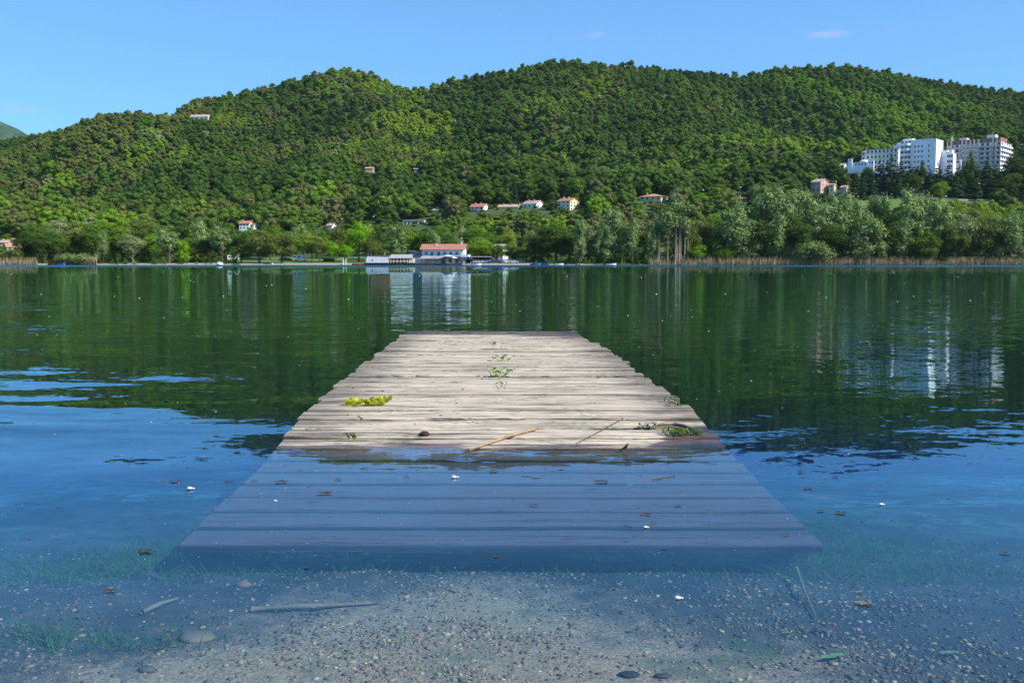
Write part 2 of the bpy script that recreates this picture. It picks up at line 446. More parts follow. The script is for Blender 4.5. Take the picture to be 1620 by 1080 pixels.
def tree_lib(kind, shape, var):
    k = (kind, shape, var)
    if k not in LIB:
        seed = hash((shape, var)) % 1 + {'round':10,'willow':40,'conifer':70,'poplar':90,'shrub':110}[shape] + var
        cm, B = crown_mesh('crown', shape, seed, {'round':4200,'willow':5200,'conifer':2600,'poplar':2200,'shrub':3600}[shape], {'round':.27,'willow':.24,'conifer':.28,'poplar':.24,'shrub':.27}[shape], .80 if shape == 'conifer' else .58)
        cm.materials.append(LM[kind])
        pale = shape == 'poplar' or (kind in ('pale',) )
        tm = trunk_mesh('trunk', B, shape, seed, .32, 8 if shape == 'poplar' else 1)
        tm.materials.append(M_palebark if pale or (kind == 'olive' and var == 1) else M_bark)
        LIB[k] = (cm, tm)
    return LIB[k]
TREES = []
def tree(px, top, wpx, kind, Y=None, shape=None, row=None, base=None):
    if Y is None: Y = base_Y(px, base) if base else 408
    X = (px-810)/F*Y*.997
    z = terr(X, Y) if Y > 404 else -.1
    topz = at_y(px, top, Y).z; h = max(2.0, topz-z); w = wpx*Y/F
    shape = shape or SHAPE[kind]; var = random.randrange(3)
    cm, tm = tree_lib(kind, shape, var)
    nw = {'round':9.6,'willow':9.2,'conifer':6.5,'poplar':5.4,'shrub':11.5}[shape]; nh = {'round':15.2,'willow':15.6,'conifer':15.8,'poplar':16,'shrub':13}[shape]
    r = empty({'conifer':'conifer_tree','willow':'willow_tree','poplar':'poplar_tree','shrub':'shore_shrub'}.get(shape, 'leafy_tree'), (X, Y, z-.1), random.uniform(0, 6.28))
    if shape == 'willow': h *= 1.07
    r.scale = (w/nw*1.06, w/nw*1.06, h/nh)
    for nm, me in (('crown', cm), ('trunk', tm)):
        o = bpy.data.objects.new(nm, me); COL.objects.link(o); o.parent = r
    TREES.append(dict(o=r, px=px, kind=kind, shape=shape, Y=Y, h=h, w=w, top=top)); return r

# clear sight windows in front of houses etc. (gardens): px0,px1,row_top,row_bottom,Y
CLEAR = []
def blocked(px, top, wpx, Y, bottom=430):
    for a, b, rt, rb, Yb in CLEAR:
        if Y < Yb+9 and px+wpx*.5 > a and px-wpx*.5 < b and top < rb: return True
    return False

# ------------------------------------------------------------------ buildings
M_white = mat('white_render', (.80,.80,.77), .8, .10, .4)
M_clin = mat('clinic_white_render', (.82,.83,.84), .7, .08, .2)
M_cream = mat('cream_render', (.78,.66,.40), .8, .12, .4)
M_pink = mat('pinkish_render', (.58,.38,.28), .85, .2, .4)
M_brick = mat('brown_brick', (.30,.13,.09), .9, .2, .8)
M_grey = mat('grey_render', (.42,.41,.39), .85, .2, .4)
M_tile = mat('red_roof_tiles', (.46,.20,.13), .85, .3, 1.2, .4, 6, stretch=(3,.4,1))
M_tile2 = mat('pale_roof_tiles', (.50,.36,.28), .85, .3, 1.2, .4, 6, stretch=(3,.4,1))
M_orange = mat('orange_roof_tiles', (.58,.27,.13), .85, .25, 1.2, .4, 6, stretch=(3,.4,1))
M_groof = mat('grey_sheet_roof', (.40,.40,.39), .6, .15, 1, stretch=(3,.3,1))
M_glass = mat('window_glass', (.025,.035,.05), .15, .3, .5)
M_blueglass = mat('blue_shutters', (.06,.17,.28), .5, .2, .5)
M_darkwood = mat('dark_wood', (.035,.022,.016), .8, .3, 1)
M_steel = mat('galvanised_steel', (.45,.47,.48), .4, .15, 1, metal=.6)
M_metalwhite = mat('white_metal', (.78,.79,.80), .4, .08, 1)
M_rust = mat('rust_panel', (.34,.14,.08), .85, .2, .5)
M_net = mat('scaffold_net', (.52,.50,.46), .8, .12, .6)
M_bluecloth = mat('blue_canvas', (.008,.038,.17), .7, .2, 2)
M_concrete = mat('concrete', (.36,.35,.32), .9, .2, .5, .2)
M_black = mat('black_rubber', (.015,.015,.016), .8, .2, 5)
M_yellow = mat('yellow_trim', (.72,.58,.30), .8, .1, .5)

def window(parent, x, y, z, w, h, face='f', glass=None, frame=None):
    """window on a wall: frame part with pane sub-part; face f=front(-y) r=right(+x) l=left"""
    t = .07
    fr_ = MB(); pn = MB()
    def bx(mb, a, b, c, d, d0, d1):
        if face == 'f': mb.box(x+a, x+b, y-d1, y-d0, z+c, z+d)
        elif face == 'r': mb.box(x+d0, x+d1, y+a, y+b, z+c, z+d)
        else: mb.box(x-d1, x-d0, y+a, y+b, z+c, z+d)
    bx(fr_, -w/2-t, w/2+t, -h/2-t, -h/2, .01, .06); bx(fr_, -w/2-t, w/2+t, h/2, h/2+t, .01, .06)
    bx(fr_, -w/2-t, -w/2, -h/2, h/2, .01, .06); bx(fr_, w/2, w/2+t, -h/2, h/2, .01, .06)
    bx(pn, -w/2, w/2, -h/2, h/2, .01, .035)
    f = fr_.build('window', frame or M_metalwhite, parent); pn.build('pane', glass or M_glass, f)
def gable_roof(parent, w, d, z, rh, mat_, ov=.5, along='x', th=.18, shift=(0, 0)):
    mb = MB(); a, b = (w, d) if along == 'x' else (d, w)
    hb = b/2+ov; e = rh*(ov/(b/2)); poly = [(-hb, z-e), (0, z+rh), (hb, z-e), (hb, z-e+th), (0, z+rh+th*1.2), (-hb, z-e+th)]
    n_ = 6
    for s in (-1, 1):
        pts = [(0, z+rh), (s*hb, z-e), (s*hb, z-e+th), (0, z+rh+th*1.25)]
        vs = []
        for L in (-a/2-ov, a/2+ov):
            for (q, zz) in pts: vs.append((L, q, zz) if along == 'x' else (q, L, zz))
        mb.add(vs, [(0,1,2,3), (7,6,5,4), (0,4,5,1), (1,5,6,2), (2,6,7,3), (3,7,4,0)])
    o = mb.build('roof', mat_, parent); o.location = (*shift, 0); return o
def hip_roof(parent, w, d, z, rh, mat_, ov=.6):
    mb = MB(); W, D = w/2+ov, d/2+ov; k = max(0, W-D)
    mb.add([(-W,-D,z),(W,-D,z),(W,D,z),(-W,D,z),(-k,0,z+rh),(k,0,z+rh),(-W,-D,z-.15),(W,-D,z-.15),(W,D,z-.15),(-W,D,z-.15)],
           [(0,1,5,4),(1,2,5),(2,3,4,5),(3,0,4),(0,6,7,1),(1,7,8,2),(2,8,9,3),(3,9,6,0),(6,9,8,7)])
    return mb.build('roof', mat_, parent)
def walls(parent, w, d, h, mat_, gable=0, along='x', sink=3, name='walls'):
    mb = MB(); mb.box(-w/2, w/2, -d/2, d/2, -sink, h)
    if gable:
        if along == 'x':
            for x in (-w/2, w/2-.25):
                mb.add([(x,-d/2,h),(x,d/2,h),(x,0,h+gable),(x+.25,-d/2,h),(x+.25,d/2,h),(x+.25,0,h+gable)], [(0,2,1),(3,4,5),(0,3,5,2),(1,2,5,4)])
        else:
            for y in (-d/2, d/2-.25):
                mb.add([(-w/2,y,h),(w/2,y,h),(0,y,h+gable),(-w/2,y+.25,h),(w/2,y+.25,h),(0,y+.25,h+gable)], [(0,1,2),(3,5,4),(0,2,5,3),(1,4,5,2)])
    return mb.build(name, mat_, parent)
def chimney(roof, x, y, z0, z1, m=None):
    mb = MB(); mb.box(x-.3, x+.3, y-.3, y+.3, z0, z1); mb.box(x-.4, x+.4, y-.4, y+.4, z1, z1+.15)
    mb.build('chimney', m or M_pink, roof)
def place(px, row, Y=None):
    Y = Y or base_Y(px, row); p = at_y(px, row, Y); return p, Y
def house(label, px, row, wpx, h_px, roof_px, depth=9, yaw=0, wall=None, roof=None, nf=2, ncol=3, nside=2, style='gable', along='x', group=None, name='house', cat='house', Y=None, chim=1, clear=True, glass=None, balcony=False):
    """row = visible base row; sizes from apparent pixels"""
    p, Y = place(px, row, Y); k = Y/F
    e = empty(name, p, R(yaw)-math.atan((px-810)/F)); tag(e, label, cat, group)
    w = wpx*k; 
    cy, sy_ = abs(math.cos(R(yaw))), abs(math.sin(R(yaw)))
    w = max(3, (w - depth*sy_)/cy); h = h_px*k; rh = roof_px*k
    walls(e, w, depth, h, wall or M_white, rh if style == 'gable' else 0, along)
    if style == 'gable': rf = gable_roof(e, w, depth, h, rh, roof or M_tile, .5, along)
    else: rf = hip_roof(e, w, depth, h, rh, roof or M_tile)
    for i in range(chim): chimney(rf, -w*.28+i*w*.4, -depth*.12, h+rh*.2, h+rh+.7)
    fh = h/nf
    for f in range(nf):
        zc = f*fh + fh*.55; hh = min(1.3, fh*.5)
        for i in range(ncol): window(e, -w/2+w*(i+.5)/ncol, -d_(depth), zc, min(1.1, w/ncol*.45), hh, 'f', glass)
        s = 'r' if yaw <= 0 or True else 'l'
        for i in range(nside): window(e, w/2, -depth/2+depth*(i+.5)/nside, zc, min(1.0, depth/nside*.4), hh, 'r', glass)
    if balcony:
        mb = MB(); mb.box(-w*.45, w*.1, -depth/2-1.3, -depth/2-.02, fh-.15, fh)
        mb.box(-w*.45, w*.1, -depth/2-1.3, -depth/2-1.22, fh, fh+.95); mb.build('balcony', M_grey, e)
    if clear: CLEAR.append((px-wpx/2-2, px+wpx/2+2, row-h_px-roof_px, row-h_px*(.4 if row > 300 or h_px > 12 else .75), Y))
    return e
def d_(d): return d/2

# --- hillside houses
house('white house with red gabled roof, left of the row of houses below the dark wood', 759, 339, 30, 11, 5, 9, -22, M_white, M_tile, 2, 3, 2, chim=2, balcony=True)
house('low long house with grey-brown roof and several chimneys, partly sunk in trees', 806, 333, 36, 5, 4, 8, -12, M_grey, M_tile2, 1, 4, 2, chim=3)
house('pale blue-white house with brown roof between the long low house and the cream house', 844, 331, 33, 8, 5, 9, -30, M_white, M_tile2, 1, 3, 2, chim=2)
house('tall cream and white house with red roof, right end of the row of houses', 899, 334, 34, 15, 5, 10, -32, M_cream, M_tile, 3, 3, 3, chim=2, balcony=True)
house('small cottage with orange roof just left of the cream house', 881, 331, 12, 4, 3, 5, -10, M_white, M_orange, 1, 1, 1, chim=0, clear=False, cat='cottage')
house('wide villa with orange roof, only its roof above the trees right of the cream house', 1034, 318, 44, 6, 5, 12, -20, M_cream, M_orange, 1, 4, 2, 'hip', chim=1)
house('tiny grey-roofed shed above the terraces, left of the white red-roofed house', 691, 338, 13, 5, 2, 4, -30, M_white, M_groof, 1, 1, 1, 'gable', chim=0, name='garden_shed', cat='shed')
house('white house with red roof among the trees above the lawn on the left shore', 390, 363, 22, 9, 4, 8, -18, M_white, M_tile, 2, 3, 2, chim=1)
house('low white annex with red roof stepping down right of the left shore house', 403, 362, 13, 6, 3, 6, -35, M_white, M_tile, 1, 1, 2, chim=0, cat='house')
house('grey roof of a house hidden in trees left of the lime green tree', 525, 362, 14, 5, 3, 8, -20, M_white, M_tile2, 1, 2, 1, chim=1)
house('small white roofed hut below the white and red house on the left', 376, 372, 9, 4, 2, 5, -10, M_white, M_groof, 1, 1, 1, chim=0, cat='hut', name='hut')
house('long white hut with flat pale roof, deep in the trees left of centre', 345, 370, 12, 3, 1, 5, -10, M_white, M_groof, 1, 2, 1, chim=0, cat='hut', name='hut')
house('small white hut above the left shore willows', 324, 383, 13, 3, 1, 5, -15, M_white, M_groof, 1, 2, 1, chim=0, cat='hut', name='hut')
house('house with pink tiled roof and grey walls at the far left edge', 10, 392, 19, 8, 4, 8, -20, M_grey, M_tile2, 2, 3, 1, chim=1)
house('low house with long orange roof at the far left edge, nearest the water', 21, 396, 27, 5, 5, 9, 10, M_white, M_orange, 1, 3, 1, chim=0)
house('small orange-roofed house half hidden behind the left shore trees', 183, 377, 14, 6, 3, 7, -20, M_white, M_orange, 1, 2, 1, chim=1)
house('orange roof of a house just above the far left houses', 27, 382, 12, 3, 2, 6, 0, M_cream, M_orange, 1, 2, 1, chim=0)
house('pinkish house with pale hipped roof and brown front, below the clinic', 1297, 306, 26, 17, 5, 11, -25, M_pink, M_tile2, 2, 2, 2, 'gable', chim=1)
house('narrow beige annex right of the pinkish house below the clinic', 1317, 305, 10, 12, 2, 7, -10, M_cream, M_tile2, 2, 1, 1, chim=0, cat='house')
house('low mauve-walled house between the pinkish house and the conifers', 1337, 305, 14, 8, 3, 7, -20, M_grey, M_tile2, 1, 2, 1, chim=0)
house('small orange roof alone among the trees left of the clinic', 1278, 249, 14, 3, 2, 7, -10, M_pink, M_orange, 1, 2, 1, chim=0)
house('tiny red-brown hut roof low in the trees right of centre', 1178, 317, 9, 2, 2, 5, -10, M_pink, M_tile, 1, 1, 1, chim=0, cat='hut', name='hut')
house('hut with pink roof in the dark wood above the lakeside restaurant', 659, 271, 8, 3, 2, 5, -10, M_pink, M_tile2, 1, 1, 1, chim=0, cat='hut', name='hut')
house('low pink-roofed hut in the wood, left one of the two above the restaurant', 585, 269, 14, 2, 2, 6, -10, M_pink, M_tile2, 1, 2, 1, chim=0, cat='hut', name='hut')
house('long farmhouse with white walls and tiled roof high on the left ridge', 318, 192, 32, 6, 4, 8, -25, M_white, M_tile2, 2, 4, 2, chim=2, cat='farmhouse', name='farmhouse')
house('grey-roofed white house behind the round bright tree, right of the restaurant', 792, 408, 24, 15, 6, 9, -15, M_white, M_groof, 3, 3, 2, chim=0, Y=438, clear=False)
house('tiny white cabin at the left foot of the clinic', 1334, 268, 6, 6, 3, 5, -20, M_white, M_groof, 1, 1, 1, chim=0, cat='cabin', name='cabin')

# --- terraces wall and cream annexe
p, Y = place(656, 357)
e = empty('garden_building', p, R(-8)); tag(e, 'low cream building with dark openings under a long pale terrace wall', 'building')
k = Y/F
mb = MB(); mb.box(-17*k, 17*k, -3, 3, -2, 8*k); mb.build('walls', M_cream, e)
for i in range(5): window(e, (-13+i*6)*k, -3, 4*k, 3.6*k, 4*k, 'f')
mb = MB(); mb.box(-17.5*k, 17.5*k, -3.4, 3.3, 8*k+.01, 8*k+.3); mb.build('roof', M_groof, e)
CLEAR.append((638, 675, 348, 357, Y))
for i, (a, ra, b_, rb) in enumerate([(572,331,640,326),(575,345,660,341)]):
    p0, Y0 = place(a, ra); p1, Y1 = place(b_, rb, Y0)
    d = p1-p0; mb = MB(); L = d.length; M = Matrix.Rotation(math.atan2(d.z, d.x), 4, 'Y').inverted()
    mb.box(0, L, -.3, .3, -2, .9, M=Matrix.Rotation(-math.atan2(d.z, d.x), 4, 'Y'))
    o = mb.build('terrace_wall', M_concrete, None, p0); tag(o, ['upper stone retaining wall of the terraced slope left of centre', 'lower stone retaining wall of the terraced slope left of centre'][i], 'wall', 'terrace walls on the slope')

# --- the clinic: three buildings on the slope at the right
YC = 628.; kc = YC/F
def block_windows(parent, x0, x1, y, z0, fh, nf, ncol, w, h, face='f', glass=None):
    for f in range(nf):
        for i in range(ncol):
            q = x0+(x1-x0)*(i+.5)/ncol
            if face == 'f': window(parent, q, y, z0+f*fh, w, h, 'f', glass)
            else: window(parent, y, q, z0+f*fh, w, h, face, glass)
p = at_y(1460, 270, YC); e = empty('clinic_tower', p, R(-41)); tag(e, 'tall white clinic block with rounded corner balconies on the wooded slope', 'clinic building')
FH = 3.15
MB().box(-11.5, 9.5, -6, 7, -6, 18.3).build('main_walls', M_clin, e)
MB().box(-17.5, -11.52, -3, 7, -6, 17.3).build('stair_wing', M_clin, e)
MB().box(-12.5, -6.5, -1, 4, 18.32, 20.2).build('roof_house', M_clin, e)
MB().box(-16.2, -13.4, -1, 4, 17.32, 18.4).build('roof_house', M_clin, e)
MB().box(-11.7, 9.7, -6.2, -5.8, 18.33, 18.7).build('parapet', M_clin, e)
for f in range(6):
    z = f*FH-.4
    mb = MB(); mb.prism([(0,0)],0,0) if False else None
    poly = [(-14.6,-6.5),(-13.4,-8.6),(-6.8,-8.9),(-4.6,-6.1),(-14.6,-6.1)]
    nv = len(poly)
    for (za, zb) in ((z, z+1.35),):
        vs = [(x, y, za) for x, y in poly]+[(x, y, zb) for x, y in poly]
        mb.add(vs, [tuple(reversed(range(nv))), tuple(range(nv, 2*nv))]+[(i, (i+1) % nv, (i+1) % nv+nv, i+nv) for i in range(nv)])
    mb.build('balcony', M_clin, e)
for f in range(6):
    for x in (-10.9, -8.6, -6.6): window(e, x, -6, f*FH+1.75, 1.3, 1.5, 'f', M_brick if (f+int(x)) % 3 == 0 else None)
block_windows(e, -4.2, 2.2, -6, 1.9, FH, 5, 3, .85, 1.25)
for f in range(5): window(e, 5.2, -6, 1.9+f*FH, .85, 1.25)
for f in range(6): window(e, -15.6, -3, 1.2+f*FH, 2.6, 1.2)
for f in range(2, 5): window(e, 9.5, 0., 1.9+f*FH, .7, 1.1, 'r')
mb = MB(); mb.box(9.52, 13, 4, 9, -6, 12.); mb.build('rear_wing', M_clin, e)
mb = MB(); mb.box(13.02, 17.2, 2.5, 8, -6, 9.6); mb.box(14, 16.2, 3.5, 7, 9.62, 12.); mb.build('terraced_wing', M_clin, e)
block_windows(e, 13.4, 16.8, 2.5, 1.8, FH, 3, 3, .9, 1.3)
CLEAR.append((1415, 1512, 218, 266, YC))
# left wing
p = at_y(1398, 268, YC-4); e = empty('clinic_wing', p, R(-33)); tag(e, 'low white clinic wing with yellow floor bands, left of the white tower', 'clinic building')
MB().box(-10, 9.5, -5, -1, -6, 11.6).build('walls', M_clin, e)
for f in range(4):
    MB().box(-10.2, 9.7, -5.5, -5.02, f*FH-.5, f*FH-.05+.35).build('floor_band', M_yellow, e)
block_windows(e, -9.6, 9, -5, 1.25, FH, 4, 8, 1.25, 1.4)
MB().box(-10.3, 9.8, -5.3, -.7, 11.62, 12.1).build('flat_roof', M_groof, e)
CLEAR.append((1376, 1420, 232, 266, YC-4))
house('old part of the clinic with two red hipped roofs behind the low wing', 1376, 262, 24, 20, 5, 9, -10, M_clin, M_orange, 3, 4, 1, 'hip', chim=1, Y=YC+6, name='clinic_pavilion', cat='clinic building')
p = at_y(1363, 264, YC-6); e = empty('clinic_entrance', p, R(-30)); e.scale = (.72, .72, .8); tag(e, 'cluster of low white clinic rooms with a domed roof at the left end', 'clinic building')
MB().box(-9, 6, -4, 4, -5, 3.0).build('walls', M_clin, e); MB().box(-10.5, -7.2, -5, -2.4, -5, 6.2).build('tower', M_clin, e)
MB().ball((2.2, -1.5, 3.4), 3.2, 16, 8, 0, 0, (1.2, 1, .55)).build('dome', M_clin, e)
MB().box(5.98+.05, 10.5, -3, 0, -5, 4.4).build('side_walls', M_clin, e)
for x in (-4, -1.5, 1, 3.6): window(e, x, -4, 1.6, 1.3, 1.3)
for x in (7, 9.2): window(e, x, -3, 2.6, 1.1, 1.3)
window(e, -8, -5, 5, 1.2, 1.2)
CLEAR.append((1345, 1385, 238, 264, YC-6))
# right block with brown top floor
p = at_y(1551, 264, YC+6); e = empty('clinic_block', p, R(-41)); e.scale = (.92, 1, 1); tag(e, 'wide clinic block with net-covered balconies and rust-brown top floor, rightmost', 'clinic building')
MB().box(-19.5, 14.5, -6, 16, -8, 14.0).build('walls', M_clin, e)
for f in range(5):
    mb = MB(); z = f*2.85-.1; mb.box(14.52, 15.7, -5.8, 16, z, z+.2); mb.box(15.6, 15.72, -5.8, 16, z+.21, z+1.05); mb.build('side_balcony', M_clin, e)
    for i in range(4): window(e, 14.5, -3+5*i, z+1.8, 2.2, 1.5, 'r')
MB().box(-17.5, 14.2, -5.2, 7, 14.02, 16.9).build('top_floor', M_rust, e)
for f in range(5):
    mb = MB(); z = f*2.85-.2
    mb.box(-19, 14.4, -7.6, -6.02, z, z+.2); mb.box(-19, 14.4, -7.62, -7.5, z+.21, z+1.0); mb.build('balcony', M_net, e)
    for i in range(10): window(e, -17+3.3*i, -6, z+1.75, 1.9, 1.7)
for x in (-19.6, -16.9, -9.9, -7.4, -4.8, -2.2, .6, 9.6, 12.2, 14.5):
    MB().box(x-.35, x+.35, -8.05, -7.65, -6, 16.4).build('pier', M_net, e)
mb = MB()
for z in (1, 4, 7, 10, 12.4): mb.box(-9.6, .3, -8.0, -7.9, z-.9, z+1.0)
mb.build('scaffold_sheeting', M_net, e)
mb = MB(); mb.tube([(-18,-4,14.03),(-18,-4,18.6)], .95, 10); mb.tube([(-18,-4,18.6),(-18,-4,19.8)], .35, 8); mb.build('flue_tower', M_clin, e)
MB().box(-13.5, -8.8, -2, 3, 16.92, 18.5).build('roof_house', M_metalwhite, e); MB().box(4.2, 9.6, -2, 3, 16.92, 19.3).build('roof_house', M_metalwhite, e)
for i in range(9): window(e, -15.6+3.5*i, -5.2, 15.4, 1.5, 1.2)
CLEAR.append((1505, 1604, 210, 256, YC+6))
p = at_y(1507, 262, YC+4); e = empty('clinic_link', p, R(-28)); tag(e, 'low white corridor building linking the clinic tower and the wide block', 'clinic building')
MB().box(-11, 5, -3, 3, -6, 3.4).build('walls', M_clin, e)
for x in (-9, -6, -3, 0, 3): window(e, x, -3, 1.9, 1.8, 1.3)

# --- lakeside restaurant
YR = 412.; kr = YR/F
p = at_y(703, 417.2, YR); e = empty('lakeside_restaurant', p, R(-6)); tag(e, 'white two-storey lakeside restaurant with long red tiled roof and blue windows', 'restaurant')
WL = 17.2
walls(e, WL, 8, 6.0, M_white, 1.7)
rf = gable_roof(e, WL, 8, 6.0, 1.9, M_tile, .8)
chimney(rf, -3, -1.5, 6.8, 8.1, M_white)
mb = MB(); mb.tube([(7.2,0,7.6),(7.2,0,10.4)], .28, 8); mb.tube([(7.2,0,10.4),(7.2,0,10.8)], .4, 8); mb.build('flue', M_steel, rf)
for x, w_, h_ in [(-6.8,1.1,1.0),(-4.4,1.1,1.6),(-1.6,1.1,1.6),(.8,1.1,.95),(3.4,1.1,1.0),(5.8,1.1,1.0)]:
    window(e, x, -4, 4.35 if h_ < 1.2 else 4.05, w_, h_, 'f', M_blueglass)
for y in (-1.8, 1.6): window(e, WL/2, y, 4.3, .9, 1.1, 'r', M_blueglass)
mb = MB(); mb.box(-7.8, 8.6, -5.2, -4.02, 2.75, 2.9)
for i in range(34): x = -7.8+i*.497; mb.box(x-.02, x+.02, -5.2, -5.16, 2.9, 3.75)
mb.box(-7.8, 8.6, -5.21, -5.15, 3.75, 3.82); mb.build('balcony', M_darkwood, e)
MB().box(7.6, 11.0, -5.6, -1, 2.75, 3.7).build('side_balcony', M_white, e)
mb = MB(); mb.box(2.2, 8, -4.25, -4.02, 0, 2.7); mb.build('cream_front', M_cream, e)
for x in (3.2, 5.9): window(e, x, -4.26, 1.3, 1.3, 1.9, 'f')
mb = MB(); mb.box(-14.2, -9.05, -3, 3.2, -.5, 2.7); mb.build('annexe_walls', M_white, e)
mb = MB(); mb.add([(-14.4,-3.3,5.4),(-9.1,-3.3,4.9),(-9.1,3.4,4.9),(-14.4,3.4,5.4),(-14.4,-3.3,5.2),(-9.1,-3.3,4.7),(-9.1,3.4,4.7),(-14.4,3.4,5.2)], [(0,1,2,3),(7,6,5,4),(0,4,5,1),(1,5,6,2),(2,6,7,3),(3,7,4,0)]); mb.build('annexe_roof', M_groof, e)
MB().box(-14.1, -9.2, -2.9, 3.1, 2.72, 4.75).build('glazed_veranda', M_blueglass, e)
mb = MB()
for i in range(6): mb.box(-14.1+i*.95, -14.02+i*.95, -3.0, -2.92, 2.72, 4.8)
mb.build('mullion', M_metalwhite, e)
# terrace with awning, canopy and deck
mb = MB(); mb.add([(-9,-8,2.2),(1.5,-8,2.2),(.5,-5.3,3.1),(-8.2,-5.3,3.1),(-9,-8,2.1),(1.5,-8,2.1),(.5,-5.3,3.0),(-8.2,-5.3,3.0)], [(0,1,2,3),(7,6,5,4),(0,4,5,1),(1,5,6,2),(2,6,7,3),(3,7,4,0)]); mb.build('awning', M_concrete, e)
mb = MB(); mb.box(-14.3, 8.5, -9.2, -4.05, -.75, .05)
for i in range(12): x = -14.2+i*2.05; mb.tube([(x,-9.1,-2.2),(x,-9.1,-.7)], .12, 6)
mb.build('terrace_deck', M_darkwood, e)
mb = MB()
for i in range(46): x = -14.2+i*.495; mb.box(x-.03, x+.03, -9.15, -9.1, .05, .95)
mb.box(-14.3, 8.5, -9.17, -9.08, .95, 1.02); mb.build('railing', M_brick, e)
mb = MB(); mb.box(-14.3, 1.6, -8.3, -8.15, 1.9, 2.15)
for x in (-14.2, -10.5, -7, -3.4, .1, 1.5): mb.box(x-.08, x+.08, -8.3, -8.16, .05, 1.9)
mb.build('pergola', M_concrete, e)
for i, x in enumerate((-7.5, -5, -2.4, .4)): MB().box(x-.9, x+.9, -4.3, -4.02, .1, 2.0).build('door', [M_cream, M_white, M_cream, M_glass][i], e)
CLEAR.append((656, 742, 383, 417, 425))
# parasols on the terrace
def parasol(px, row, Y, cloth, lab, r=1.7, h=2.6, grp='parasols around the restaurant'):
    p = at_y(px, row, Y); p.z = max(p.z, .4)
    e = empty('parasol', p); tag(e, lab, 'parasol', grp)
    mb = MB(); pts = [(0, 0, h+.35)]+[(r*math.cos(a*math.pi/4), r*math.sin(a*math.pi/4), h-.25) for a in range(8)]+[(0,0,h+.2)]+[(r*math.cos(a*math.pi/4), r*math.sin(a*math.pi/4), h-.38) for a in range(8)]
    mb.add(pts, [(0, 1+a, 1+(a+1) % 8) for a in range(8)]+[(9, 10+(a+1) % 8, 10+a) for a in range(8)]+[(1+a, 10+a, 10+(a+1) % 8, 1+(a+1) % 8) for a in range(8)])
    mb.build('canopy', cloth, e); MB().tube([(0,0,-.3),(0,0,h+.3)], .05, 6).build('pole', M_metalwhite, e)
parasol(709, 416.2, 403.2, M_metalwhite, 'large white parasol on the terrace in front of the restaurant', 2.7, 3.0)
parasol(718, 416.4, 402.6, M_metalwhite, 'smaller white parasol at the right end of the restaurant terrace', 1.5, 2.4)
for px, lab in ((729,'blue parasol nearest the right corner of the restaurant'),(737,'blue parasol, second right of the restaurant'),(745,'blue parasol, third right of the restaurant beside the carport')):
    parasol(px, 416.5, 405.5, M_bluecloth, lab, 1.35, 2.0)
# --- pavilion and white boathouse on a black pontoon
p = at_y(617, 418.6, 404); p.z = .25; e = empty('pontoon', p); tag(e, 'long black floating pontoon left of the restaurant carrying the white boathouse', 'pontoon')
mb = MB(); mb.box(-9.8, 10.1, -3.6, 3.6, .25, .6); mb.build('deck', M_darkwood, e)
for x in (-8.5, -4.2, 0, 4.2, 8.4): MB().box(x-1.4, x+1.4, -3.4, 3.4, -.45, .23).build('float', M_black, e)
p2 = at_y(636, 418, 404); p2.z = .87; e = empty('pavilion', p2); tag(e, 'open pavilion with grey sheet roof and cream posts, between boathouse and restaurant', 'pavilion')
mb = MB(); mb.add([(-4.9,-3.2,1.9),(4.7,-3.2,1.9),(4.3,.6,3.35),(-4.4,.6,3.35),(-4.9,-3.2,1.75),(4.7,-3.2,1.75),(4.3,.6,3.2),(-4.4,.6,3.2)], [(0,1,2,3),(7,6,5,4),(0,4,5,1),(1,5,6,2),(2,6,7,3),(3,7,4,0)]); mb.build('roof', M_groof, e)
for x in (-4.3,-3.0,-1.6,-.2,1.2,2.5): MB().box(x-.2, x+.2, -2.9, -2.5, 0, 1.72).build('post', M_cream, e)
MB().box(3.0, 5.0, -2.8, 2, 0, 1.74).build('kiosk_walls', M_cream, e); MB().box(-4.5, 2.95, 1.6, 1.9, 0, 3.1).build('rear_wall', M_darkwood, e)
mb = MB(); mb.box(-4.5, 2.6, -3.0, -2.92, .45, .8); mb.build('railing', M_yellow, e)
p2 = at_y(600, 418, 404); p2.z = .87; e = empty('boathouse', p2); tag(e, 'low white boathouse with brown flat roof and two tall poles', 'boathouse')
mb = MB(); mb.prism([(-5.0,0),(4.3,0),(4.3,2.3),(-4.4,2.55),(-4.9,1.6)], -3, 3); mb.build('walls', M_metalwhite, e)
MB().box(-2.6, -2.2, -3.06, -3.01, .7, 1.4).build('window', M_glass, e)
mb = MB(); mb.box(-2.6, 4.4, -3.1, 3.1, 2.62, 2.95); mb.build('roof', M_brick, e)
for x in (-4.2, -3.0): MB().tube([(x,-2,0),(x,-2,5.6)], .09, 6).build('pole', M_steel, e)
MB().tube([(2.4,-1,2.9),(2.4,-1,5.0)], .14, 6).build('flue', M_concrete, e)
CLEAR.append((578, 660, 401, 418, 412))
# carport right of the restaurant
p = at_y(757, 416.8, 412); e = empty('carport', p); tag(e, 'low dark carport with flat pale roof right of the restaurant', 'carport')
MB().box(-5.5, 5.2, -3, 3, 2.6, 2.95).build('roof', M_concrete, e)
for x in (-5, 0, 4.8): MB().box(x-.1, x+.1, -2.8, -2.6, 0, 2.6).build('post', M_darkwood, e)
MB().box(-5.2, 5, 2.6, 2.8, 0, 2.6).build('rear_wall', M_darkwood, e)
CLEAR.append((735, 900, 408, 418, 412))

